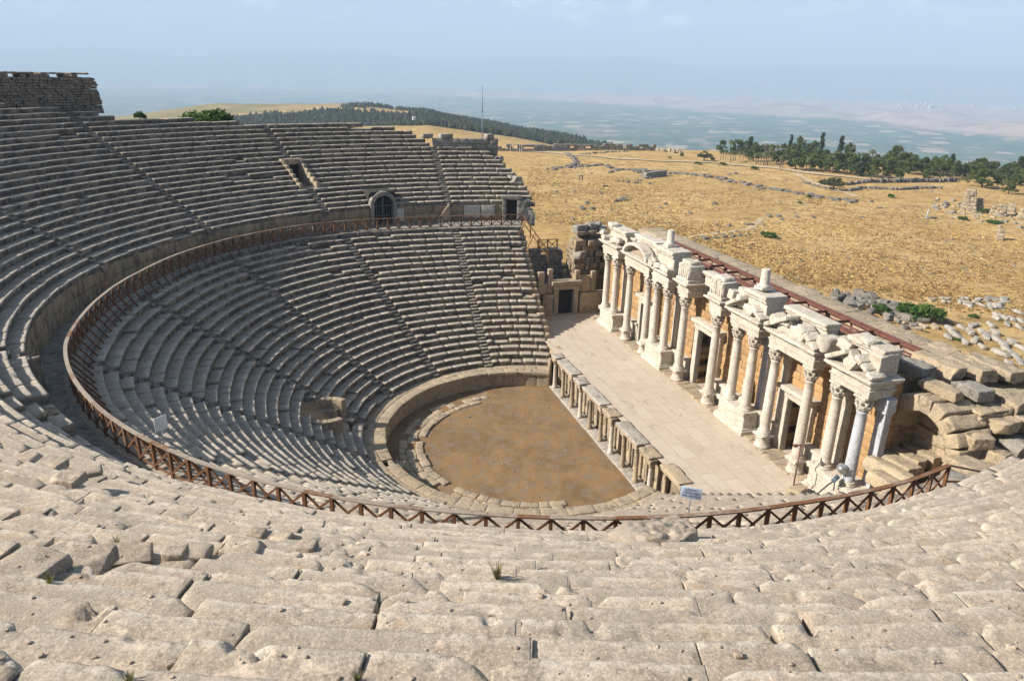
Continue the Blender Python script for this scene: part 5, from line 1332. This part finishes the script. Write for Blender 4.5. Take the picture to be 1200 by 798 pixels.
def ruin_pier(px, py, wpx, hpx, label, d=1.6, lean=0.0):
    c = gat(px, py); s = mpp(c); mb = MB(); w = wpx*s; h = hpx*s; n = max(3, int(h/.7))
    for k in range(n):
        f = 1-.45*k/n; x = -w*f/2
        while x < w*f/2-.1:
            l = min(rng.uniform(.7, 1.3), w*f/2-x); a = .3
            stone(mb, (x+l/2+lean*k*.1, rng.normal(0, .1), (k+.5)*h/n-.2), (l, d*f, h/n*.98), rng.normal(0, .06), .12, .35, .08); x += l
    o = mb.build('ruin_pier', M['tan_stone'], None, tuple(c), math.atan2(c[1]-CAM[1], c[0]-CAM[0])-math.pi/2); return tag(o, label, 'ruin')
ruin_pier(1135, 247, 17, 26, 'tallest ragged pier of pale masonry among the rubble at the right', 3.0, -.6)
ruin_pier(1147, 247, 9, 15, 'smaller dark pier beside the tallest ragged pier', 2.0)
ruin_pier(1163, 252, 7, 12, 'narrow grey stump of wall right of the two ragged piers', 1.6)
ruin_pier(1172, 253, 12, 15, 'broad pale wall fragment with a sunlit flat face', 1.6)
ruin_pier(1184, 251, 10, 13, 'two-toned wall stump toward the right edge of the field ruins', 1.8)
ruin_pier(1197, 256, 10, 13, 'rightmost stump of masonry of the field ruins', 1.8)
ruin_pier(1171, 281, 8, 14, 'low pair of stacked blocks standing alone below the field ruins', 1.8)
for k in range(60):
    px = rng.uniform(1094, 1200); py = 241+(px-1094)*.16+rng.normal(0, 5)
    if abs(px-1135) < 8 and py < 247: continue
    field_block(px, py, int(rng.integers(0, 7)), rng.uniform(.5, 1.1), 'grey tumbled block in the spread of rubble around the ragged piers', 'rubble around the ragged piers', mat=M['tan_stone'] if k % 3 == 0 else None, name='rubble_stone')
c = gat(1085.8, 256.5); s = mpp(c); mb = MB(); lathe(mb, (0, 0, -.2), [(.9*s, 0), (.85*s, 6*s), (.75*s, 12*s)], 10, wob=.02)
tag(mb.build('column', M['blue_marble'], None, tuple(c)), 'lone blue grey standing column left of the rubble and ragged piers', 'column')
for k, (px, py) in enumerate([(845, 291.5), (862, 290), (884, 291), (907, 293), (925, 294), (940, 296), (955, 297), (970, 299), (985, 300), (1000, 301), (1016, 302), (1032, 303), (1048, 304), (1063, 306), (1078, 308), (1094, 310), (1110, 312), (1126, 309), (1140, 305), (1152, 301), (1164, 296), (1176, 291), (1188, 286)]):
    c = gat(px, py); mb = MB(); tube(mb, [(0, 0, -.2), (rng.normal(0, .05), 0, .95)], .05, 5)
    tag(mb.build('fence_post', M['bark'], None, tuple(c)), 'thin dark post of the wire fence line crossing the near field', 'post', 'posts of the wire fence across the field')

# ------------------------------------------------------------------ trees and plants
def leaf_cloud(mb, C, tone, size, n, spread, flat=1.0):
    """n small leaf faces around each clump centre"""
    for c, t in zip(C, tone):
        d = rng.normal(0, 1, (n, 3)); d /= np.linalg.norm(d, axis=1, keepdims=True); p = c+d*(spread*rng.uniform(.35, 1.05, (n, 1)))*np.array([1, 1, flat])
        a = rng.normal(0, 1, (n, 3)); a /= np.linalg.norm(a, axis=1, keepdims=True); b = np.cross(a, rng.normal(0, 1, (n, 3))); b /= np.linalg.norm(b, axis=1, keepdims=True)
        s = size*rng.uniform(.6, 1.3, (n, 1)); V = np.stack([p-a*s, p-b*s*.55, p+a*s, p+b*s*.55], 1).reshape(-1, 3)
        mb.add(V, np.arange(4*n).reshape(n, 4), np.repeat(t+rng.normal(0, .2, n), 4), smooth=False)
def trunk_mb(h, r, limbs, lean=.03):
    mb = MB(); lathe(mb, (0, 0, -.03), [(r*1.4, 0), (r, .08), (r*.75, h)], 7, axis_tilt=(lean, lean*.5))
    for a, z0, l, up_ in limbs: tube(mb, [(lean*z0, 0, z0), (math.cos(a)*l, math.sin(a)*l, z0+up_)], r*.4, 5)
    return mb
PROTO = {}
def proto(kind, cls, crown_mb, trunk, mat, name):
    r = empty(name, (0, 0, -500)); trunk.build('trunk', M['bark'], r); crown_mb.build('crown', mat, r); PROTO.setdefault(kind, []).append(r)
for v in range(4):                                    # broad pines
    C = []; T = []
    for k in range(34):
        a = rng.uniform(0, 6.28); w = rng.random()**.45; z = rng.uniform(.20, .92); rr = .43*math.sqrt(max(.02, 1-((z-.50)/.45)**2))*w*(1+.15*rng.normal())
        C.append((rr*math.cos(a), rr*math.sin(a), z)); T.append(rng.normal(0, .4))
    mb = MB(); leaf_cloud(mb, np.array(C), T, .05, 46, .135, .8); proto('pine', 0, mb, trunk_mb(.55, .028, [(.5, .33, .2, .15), (2.6, .3, .2, .2), (4.5, .4, .18, .15)]), M['pine'], 'pine_tree')
for v in range(2):                                    # cypress
    C = []; T = []
    for k in range(26):
        z = .06+.9*(k+.5)/26; rr = .15*(1-z)**.6*min(1, z*6)*rng.uniform(.3, 1); a = rng.uniform(0, 6.28); C.append((rr*math.cos(a), rr*math.sin(a), z)); T.append(rng.normal(0, .3))
    mb = MB(); leaf_cloud(mb, np.array(C), T, .035, 38, .07, 1.3); proto('cypress', 0, mb, trunk_mb(.3, .02, []), M['cypress'], 'cypress_tree')
for v in range(2):                                    # palms
    mb = MB()
    for k in range(30):
        a = rng.uniform(0, 6.28); e = rng.uniform(-.5, 1.2); L = .26*rng.uniform(.8, 1.1); p = []
        for w in np.linspace(0, 1, 5): p.append((math.cos(a)*math.cos(e)*L*w, math.sin(a)*math.cos(e)*L*w, .80+math.sin(e)*L*w-.16*w*w))
        p = np.array(p); side = np.array([-math.sin(a), math.cos(a), 0]); wd = .05*np.array([.3, 1, 1, .7, .1])[:, None]
        V = np.stack([p-side*wd, p, p+side*wd], 1); V[:, 1, 2] += .012; mb.add(V.reshape(-1, 3), grid_faces(5, 3), rng.normal(0, .5), smooth=False)
    proto('palm', 0, mb, trunk_mb(.8, .03, [], .02), M['palm'], 'palm_tree')
for v in range(2):                                    # flat round tree
    C = []; T = []
    for k in range(44):
        a = rng.uniform(0, 6.28); w = math.sqrt(rng.random()); z = .56+.36*(1-w*w)*rng.uniform(-.7, 1)-.10*w; C.append((.72*w*math.cos(a), .72*w*math.sin(a), z)); T.append(rng.normal(0, .35))
    mb = MB(); leaf_cloud(mb, np.array(C), T, .05, 44, .15, .8); proto('round', 0, mb, trunk_mb(.5, .05, [(.4, .3, .35, .25), (2.2, .3, .3, .25), (4.2, .32, .35, .22)]), M['olive'], 'round_tree')
for v in range(2):                                    # bushes
    C = []; T = []
    for k in range(30):
        a = rng.uniform(0, 6.28); w = math.sqrt(rng.random()); C.append((.5*w*math.cos(a), .5*w*math.sin(a), .12+.62*math.sqrt(1-w*w*.9)*rng.uniform(.4, 1))); T.append(rng.normal(0, .5))
    mb = MB(); leaf_cloud(mb, np.array(C), T, .06, 46, .17, .85); proto('bush', 0, mb, trunk_mb(.3, .03, [(1, .1, .2, .2), (3, .1, .2, .2)]), M['bush'], 'bush')
CW = {'pine': 1.02, 'cypress': .34, 'palm': .56, 'round': 1.35, 'bush': 1.1}
def tree(kind, px, py, top, wpx, label, cat, group=None, v=None):
    c = gat(px, py); dd = np.hypot(*(c[:2]-CAM[:2]))
    if dd > 322:
        v_ = ray(px, py); v_ = v_[:2]/np.linalg.norm(v_[:2]); c = np.array([*(CAM[:2]+v_*rng.uniform(306, 320)), 0]); c[2] = float(H(c[0], c[1]))
    s = mpp(c); vt = ray(px, top); zt_ = CAM[2]+vt[2]*np.linalg.norm(c[:2]-CAM[:2])/np.linalg.norm(vt[:2]); h = (zt_-c[2])*1.08; pr_ = PROTO[kind]; pr_ = pr_[int(rng.integers(len(pr_))) if v is None else v]
    sx = wpx*s/CW[kind] if wpx else h
    return tag(copy_tree(pr_, None, (c[0], c[1], c[2]-.05*h*.3), rng.uniform(0, 6.28), (sx, sx, h)), label, cat, group)
PINES = [(845.7, 180, 165.5, 11), (864.5, 181, 164.5, 17), (873, 182, 166, 14), (883, 189, 171, 18), (910, 192, 177, 19), (932, 198.5, 177.5, 25), (935.5, 184, 161, 13), (953, 200, 181.5, 15), (948, 186, 169, 15), (918.5, 181, 169, 11),
         (952, 183, 166, 13), (975, 203, 178.5, 26), (992, 204, 180, 18), (1000, 205.5, 184, 15), (1023, 208, 187, 19), (1037, 209, 187, 17), (1047, 196, 172, 17), (1053, 199, 179, 20), (1054, 210.5, 190, 17), (1066, 204, 185, 20),
         (1069, 197, 182, 15), (1083, 205, 185.5, 15), (1087, 212, 198, 13), (1101, 210, 191.5, 24), (1118, 209, 189, 13), (1108, 206, 187, 16), (1128, 209, 192, 15), (1138, 206, 189.5, 17), (1153, 206, 189, 13), (1161, 206, 190, 12),
         (1150, 220, 199, 33), (1174, 216, 195, 16), (1180, 209, 192, 14), (1190, 213, 197, 17), (1181.5, 227, 208.5, 19), (1197, 218, 199, 20), (965, 201, 183, 14), (1012, 206, 181, 14), (993, 186, 168.5, 13), (1028, 196, 182, 13), (1095, 198, 184, 14), (1168, 214, 199, 12), (940, 188, 172, 13), (925, 188, 174, 14)]
for k in range(34):
    px = rng.uniform(880, 1200); yb = np.interp(px, [880, 940, 1000, 1060, 1130, 1200], [189, 196, 203, 206, 208, 214])-rng.uniform(2, 9); h_ = rng.uniform(11, 19); PINES.append((px, yb, yb-h_, h_*rng.uniform(.75, 1.0)))
for p in PINES: tree('pine', p[0], p[1], p[2], p[3]*1.15, 'dark green broad pine in the wooded band along the road at the right', 'tree', 'pines along the road')
for p in [(925, 181, 159.5, 8), (961, 184, 157, 9), (983, 184, 161, 11), (878, 184, 161.5, 12), (1113.5, 197, 181.5, 11), (1143, 199, 187, 8), (1193, 207, 184.5, 14), (1009, 207, 184, 11)]:
    tree('cypress', *p, 'dark pointed cypress rising above the pines along the road', 'tree', 'cypresses among the pines')
for px, py, top in [(844.5, 187.5, 175.5), (847.4, 186.5, 175), (850.5, 186, 175), (855.6, 190.5, 175.5), (859, 190, 176), (861.5, 189, 176), (866.7, 187.5, 176), (870.8, 187, 176), (855.3, 180, 163.5), (885.5, 193.5, 178.5), (888, 193, 178), (891, 192.5, 178), (894.7, 193.5, 176.5), (897, 193, 177), (899.3, 193.5, 177), (897.6, 181, 167.5), (903, 181, 168.5), (910, 181, 168.5), (914, 198.5, 181), (916.5, 198, 182), (947, 201, 182.5), (944.5, 199, 183), (999, 193, 178.5), (1004.5, 193, 178.5), (1009.5, 193, 178.5), (1020, 193, 174.5), (1015, 193, 180), (1035, 194, 181), (967, 187, 176), (905, 182, 171), (893, 182, 168)]:
    tree('palm', px, py, top, (py-top)*.62, 'small palm with a bare trunk among the trees along the road', 'tree', 'palms along the road')
tree('round', 976.5, 222, 206.5, 28, 'lone round-topped tree standing clear of the others in the dry field', 'tree')
tree('round', 825, 188.5, 176.5, 16, 'low spreading olive-like tree just left of the palms above the road', 'tree')
for px, py, top, w, lab in [(903, 279, 270, 15, 'bright green bush in the dry field right of the dark broken stone row'), (894, 276, 270, 7, 'smaller green shrub touching the bright green bush in the field'),
                            (1085, 377, 350, 38, 'largest leafy green bush among stones beyond the back wall'), (1061, 371, 348, 24, 'dark green bush left of the largest bush beyond the back wall'), (1032, 369, 352, 22, 'low green bush half hidden behind the back wall by the dark heap'),
                            (947.5, 233, 226, 6, 'small upright shrub left of the lone round tree'), (1043.5, 232.5, 225.5, 8, 'small pale shrub in the field right of the lone round tree'), (937, 239, 235, 6, 'tiny shrub below and left of the lone round tree'),
                            (847, 193.5, 189.5, 9, 'grey green shrub at the lower edge of the road before the palms'), (884, 199, 193.5, 10, 'dark shrub below the road under the palm cluster'), (835, 188.5, 183, 5, 'small round shrub left of the palm group'), (818, 193, 188.5, 9, 'low shrub on the road edge near the spreading olive-like tree'), (799, 184, 178.5, 4.5, 'narrow dark shrub standing alone beyond the road'),
                            (785, 186, 183, 5, 'little shrub on the grass just above the road'), (698, 176, 171.5, 6, 'dark round shrub in front of the long dark wall'), (658, 175.5, 169, 4, 'upright shrub in front of the long dark wall at the left'), (1152, 250, 243, 10, 'green shrub growing between the ragged piers'), (1128, 258, 252, 12, 'weedy green shrub at the foot of the ragged rubble'), (1165, 262, 257, 18, 'low green patch of shrub below the field ruins'), (1125, 399, 396, 14, 'low weeds between the white marble blocks'), (1140, 372, 367, 12, 'low green weeds beside the pale broken blocks')]:
    tree('bush', px, py, top, w, lab, 'bush')
# tree and shrub just behind the far-left rows
c = pr(243, 131, 49.5)
for k, (dx, dz, s, h) in enumerate(((0, 0, 3.9, 2.9),)):
    tag(copy_tree(PROTO['bush'][0], None, (c[0], c[1], 21.7), 1.0, (4.8, 4.8, 2.7)), 'dense green tree top showing over the highest row at the left', 'tree')
c = pr(164, 133, 49.5); tag(copy_tree(PROTO['bush'][1], None, (c[0], c[1], 22.6), 1.0, (1.1, 1.1, 1.3)), 'tiny green shrub on the skyline of the upper rows left of the tree top', 'bush')
# pine forest on the far hill: nobody could count it
def forest():
    V0, F0 = [], []
    n = 0; mb = MB(); N = 0; tries = 0
    a5 = np.linspace(0, 2*math.pi, 6)[:-1]
    PX = rng.uniform(150, 830, 24000); DD = rng.uniform(470, 960, 24000); AZ = YAW-np.arctan((PX-600)/FPX); XX, YY = CAM[0]+DD*np.cos(AZ), CAM[1]+DD*np.sin(AZ)
    ok = (DD > np.interp(PX, [150, 270, 430, 500, 600, 700, 780], [560, 560, 560, 500, 480, 455, 430])) & (DD < np.interp(PX, [150, 270, 430, 500, 780], [830, 840, 930, 950, 800]))
    mm = fbm(np.stack([XX/70, YY/70, 0*XX], 1), 3, 77); ok &= ~((mm < -.22) | ((rng.random(24000) < .3) & (mm < -.08))); ZZ = H(XX, YY)
    for x, y, z in list(zip(XX[ok], YY[ok], ZZ[ok]))[:11000]:
        h = rng.uniform(3.6, 6.2); r = h*rng.uniform(.3, .42); t = rng.normal(0, .5)
        for k, (zb, zt, rr) in enumerate(((.10, .80, 1), (.40, 1.0, .85))):
            rj = r*rr*rng.uniform(.75, 1.25, 5); ring = np.stack([x+rj*np.cos(a5), y+rj*np.sin(a5), z+h*zb+rng.uniform(-.08, .08, 5)*h], 1)
            P = np.concatenate([ring, [[x+rng.normal(0, .05)*h, y+rng.normal(0, .05)*h, z+h*zt]]]); i = np.arange(5); mb.add(P, np.stack([i, (i+1) % 5, np.full(5, 5)], 1), t, smooth=False)
    tag(mb.build('forest', M['forest']), kind='stuff', label='dark pine forest covering the far hill', cat='forest')
forest()
def city():
    mb = MB(); N = 0
    V, F = cube_grid(1, 1, 1); t = NT('city_walls')
    n = 3000; PX = rng.uniform(250, 1260, n); D = rng.uniform(7000, 11800, n); c = fbm(np.stack([PX/60, D/700, 0*D], 1), 3, 5); ok = c+(D-9500)/9000 > .0
    AZ = YAW-np.arctan((PX-600)/FPX); X, Y = CAM[0]+D*np.cos(AZ), CAM[1]+D*np.sin(AZ); Z = H(X, Y)
    for x, y, z in list(zip(X[ok], Y[ok], Z[ok]))[:1300]:
        s = rng.uniform(10, 30); hh = rng.uniform(6, 22); mb.add(V*np.array([s, s, hh])+np.array([x, y, z+hh/2]), F, 0, smooth=False)
    m_ = t.bsdf((.40, .36, .33), .8); tag(mb.build('distant_city', m_), kind='stuff', label='pale specks of a distant city on the hazy hills', cat='city')
city()
# plants and a boulder on the near rows
def near_hit(px, py):
    v = ray(px, py); dg = bpy.context.evaluated_depsgraph_get(); ok, loc, *_ = sc.ray_cast(dg, Vector(CAM+v*1.2), Vector(v)); return np.array(loc)
bpy.context.view_layer.update()
def tuft(px, py, hpx, label, n=60, w=.5, green=True):
    c = near_hit(px, py); h = hpx*mpp(c); mb = MB()
    for k in range(n):
        a = rng.uniform(0, 6.28); l = h*rng.uniform(.5, 1.1); b = np.array([math.cos(a), math.sin(a), 0]); o = b*h*.16*rng.random(); tip = o+b*l*rng.uniform(.1, w)+np.array([0, 0, l]); mid = (o+tip)/2+np.array([0, 0, l*.12]); s = np.array([-b[1], b[0], 0])*h*.022
        mb.add(np.array([o-s, o+s, mid+s*.9, mid-s*.9, tip]), [np.array([[0, 1, 2, 3]]), np.array([[3, 2, 4]])], rng.normal(0, .6), smooth=False)
    tag(mb.build('grass_tuft', M['grass'], None, tuple(c-np.array([0, 0, .02]))), label, 'plant')
tuft(583, 677, 22, 'spiky green grass tuft in the middle of the near rows')
tuft(137, 637, 12, 'bright low green tuft between near steps at the left', 50, .9)
tuft(58, 682, 14, 'green leafy tuft beside the boulder at the far left of the near rows', 60, .9)
tuft(152, 797, 16, 'green tuft at the bottom edge near the left corner', 60, .9)
tuft(418, 796, 14, 'dry tuft in the crack at the bottom edge', 50, .8)
tuft(283, 600, 6, 'tiny green sprig on the upper left of the near rows', 30, .9)
tuft(573, 722, 10, 'faint dry weed sprouting from the crack in the near steps', 22, .6)
c = near_hit(771, 634); mb = MB(); stone(mb, (0, 0, -.12), (2.1, 1.1, .78), .25, .10, .035, .05, seed=57, freq=1.5, tilt=(0, .16), cuts=7)
tag(mb.build('boulder', M['seat'], None, tuple(c)), 'rough pale pitted boulder in front of the fence, left of the blue grey sign', 'boulder')
STN = [(40, 668, .55, .9), (225, 652, .5, .7), (205, 651, .45, .5), (285, 645, .45, .8), (150, 655, .5, .9), (97, 660, .45, .8), (360, 640, .35, .55), (330, 632, .35, .5), (300, 626, .3, .5), (345, 622, .28, .4), (100, 555, .5, .9), (80, 562, .5, .9), (60, 545, .45, .9), (28, 540, .4, .9)]
for k, (px, py, hh, ww) in enumerate(STN):
    c = near_hit(px, py); mb = MB(); stone(mb, (0, 0, .0), (ww*rng.uniform(.6, .9), ww*.6, hh*.55), rng.uniform(-.6, .2), .03, .05, .025, seed=700+k, freq=2.6, cuts=3)
    tag(mb.build('loose_stone', M['seat'], None, tuple(c)), 'loose squarish stone sitting on the near steps at the left', 'stone', 'loose stones on the near steps')
mb = MB()
for k in range(200):                                  # gravel and chips
    px, py = rng.uniform(0, 1200), rng.uniform(585, 796)
    try: c = near_hit(px, py)
    except Exception: continue
    s = rng.uniform(.010, .03)*(1 if rng.random() < .88 else 2.2); stone(mb, c+np.array([0, 0, s*.2]), (s*1.5, s*1.2, s), rng.uniform(0, 3), s*.15, s, s*.2)
tag(mb.build('rubble_chips', M['seat']), kind='stuff', label='small stone chips scattered over the near rows', cat='gravel')

# remove the patterns that were only copied from
for o in ST_PROTO: bpy.data.objects.remove(o)
for l in PROTO.values():
    for r in l:
        for ch in list(r.children): bpy.data.objects.remove(ch)
        bpy.data.objects.remove(r)

# ------------------------------------------------------------------ air, sky, sun
SUN_AZ, SUN_EL = R(172), R(34.5)                        # direction the light comes from
L = bpy.data.lights.new('sun', 'SUN'); L.energy = 5.0; L.angle = R(.53); L.color = (1.0, .93, .82)
lo = bpy.data.objects.new('sun', L); COL.objects.link(lo)
d = Vector((-math.cos(SUN_AZ)*math.cos(SUN_EL), -math.sin(SUN_AZ)*math.cos(SUN_EL), -math.sin(SUN_EL)))
lo.rotation_euler = d.to_track_quat('-Z', 'Y').to_euler(); lo.location = (-60, 0, 80)
w = bpy.data.worlds.new('World'); sc.world = w; w.use_nodes = True; nt = w.node_tree; nt.nodes.clear()
out = nt.nodes.new('ShaderNodeOutputWorld'); bg = nt.nodes.new('ShaderNodeBackground'); sk = nt.nodes.new('ShaderNodeTexSky')
sk.sky_type = 'NISHITA'; sk.sun_disc = False; sk.sun_elevation = SUN_EL; sk.sun_rotation = math.pi/2-SUN_AZ
sk.air_density = 1.0; sk.dust_density = 1.2; sk.ozone_density = 1.0; sk.altitude = 400
tc = nt.nodes.new('ShaderNodeTexCoord'); mp = nt.nodes.new('ShaderNodeMapping'); mp.inputs['Scale'].default_value = (9, 9, 26); nt.links.new(tc.outputs['Generated'], mp.inputs[0])
nz = nt.nodes.new('ShaderNodeTexNoise'); nz.inputs['Scale'].default_value = 1.6; nz.inputs['Detail'].default_value = 7; nz.inputs['Roughness'].default_value = .6; nt.links.new(mp.outputs[0], nz.inputs['Vector'])
cr = nt.nodes.new('ShaderNodeMapRange'); cr.interpolation_type = 'SMOOTHSTEP'; cr.inputs[1].default_value = .52; cr.inputs[2].default_value = .72; cr.inputs[4].default_value = .55; nt.links.new(nz.outputs[0], cr.inputs[0])
sp = nt.nodes.new('ShaderNodeSeparateXYZ'); nt.links.new(tc.outputs['Generated'], sp.inputs[0])
b1 = nt.nodes.new('ShaderNodeMapRange'); b1.interpolation_type = 'SMOOTHSTEP'; b1.inputs[1].default_value = .02; b1.inputs[2].default_value = .06; nt.links.new(sp.outputs[2], b1.inputs[0])
b2 = nt.nodes.new('ShaderNodeMapRange'); b2.interpolation_type = 'SMOOTHSTEP'; b2.inputs[1].default_value = .12; b2.inputs[2].default_value = .07; nt.links.new(sp.outputs[2], b2.inputs[0])
m1 = nt.nodes.new('ShaderNodeMath'); m1.operation = 'MULTIPLY'; nt.links.new(b1.outputs[0], m1.inputs[0]); nt.links.new(b2.outputs[0], m1.inputs[1])
m2 = nt.nodes.new('ShaderNodeMath'); m2.operation = 'MULTIPLY'; nt.links.new(m1.outputs[0], m2.inputs[0]); nt.links.new(cr.outputs[0], m2.inputs[1])
mx = nt.nodes.new('ShaderNodeMix'); mx.data_type = 'RGBA'; nt.links.new(m2.outputs[0], mx.inputs[0]); nt.links.new(sk.outputs[0], mx.inputs[6]); mx.inputs[7].default_value = (46, 41, 42, 1)
nt.links.new(mx.outputs[2], bg.inputs[0]); bg.inputs[1].default_value = .05; nt.links.new(bg.outputs[0], out.inputs[0])
t = NT('haze_air'); t.t.nodes.clear(); o_ = t.n('ShaderNodeOutputMaterial'); pv = t.n('ShaderNodeVolumePrincipled')
pv.inputs['Color'].default_value = (.465, .595, .765, 1); pv.inputs['Density'].default_value = .00022; pv.inputs['Anisotropy'].default_value = .0
t.l(pv.outputs[0], o_.inputs['Volume'])
try: t.m.cycles.homogeneous_volume = True
except Exception: pass
mb = MB(); box(mb, (-19500, -19500, -260), (19500, 19500, 1250)); hz = mb.build('haze', t.m); tag(hz, kind='stuff')
sc.view_settings.view_transform = 'Standard'; sc.view_settings.look = 'None'; sc.view_settings.gamma = 1; sc.view_settings.exposure = 1.47
sc.view_settings.use_curve_mapping = False
sc.cycles.use_denoising = True
sc.cycles.max_bounces = 6; sc.cycles.diffuse_bounces = 3; sc.cycles.transparent_max_bounces = 8; sc.cycles.volume_bounces = 2
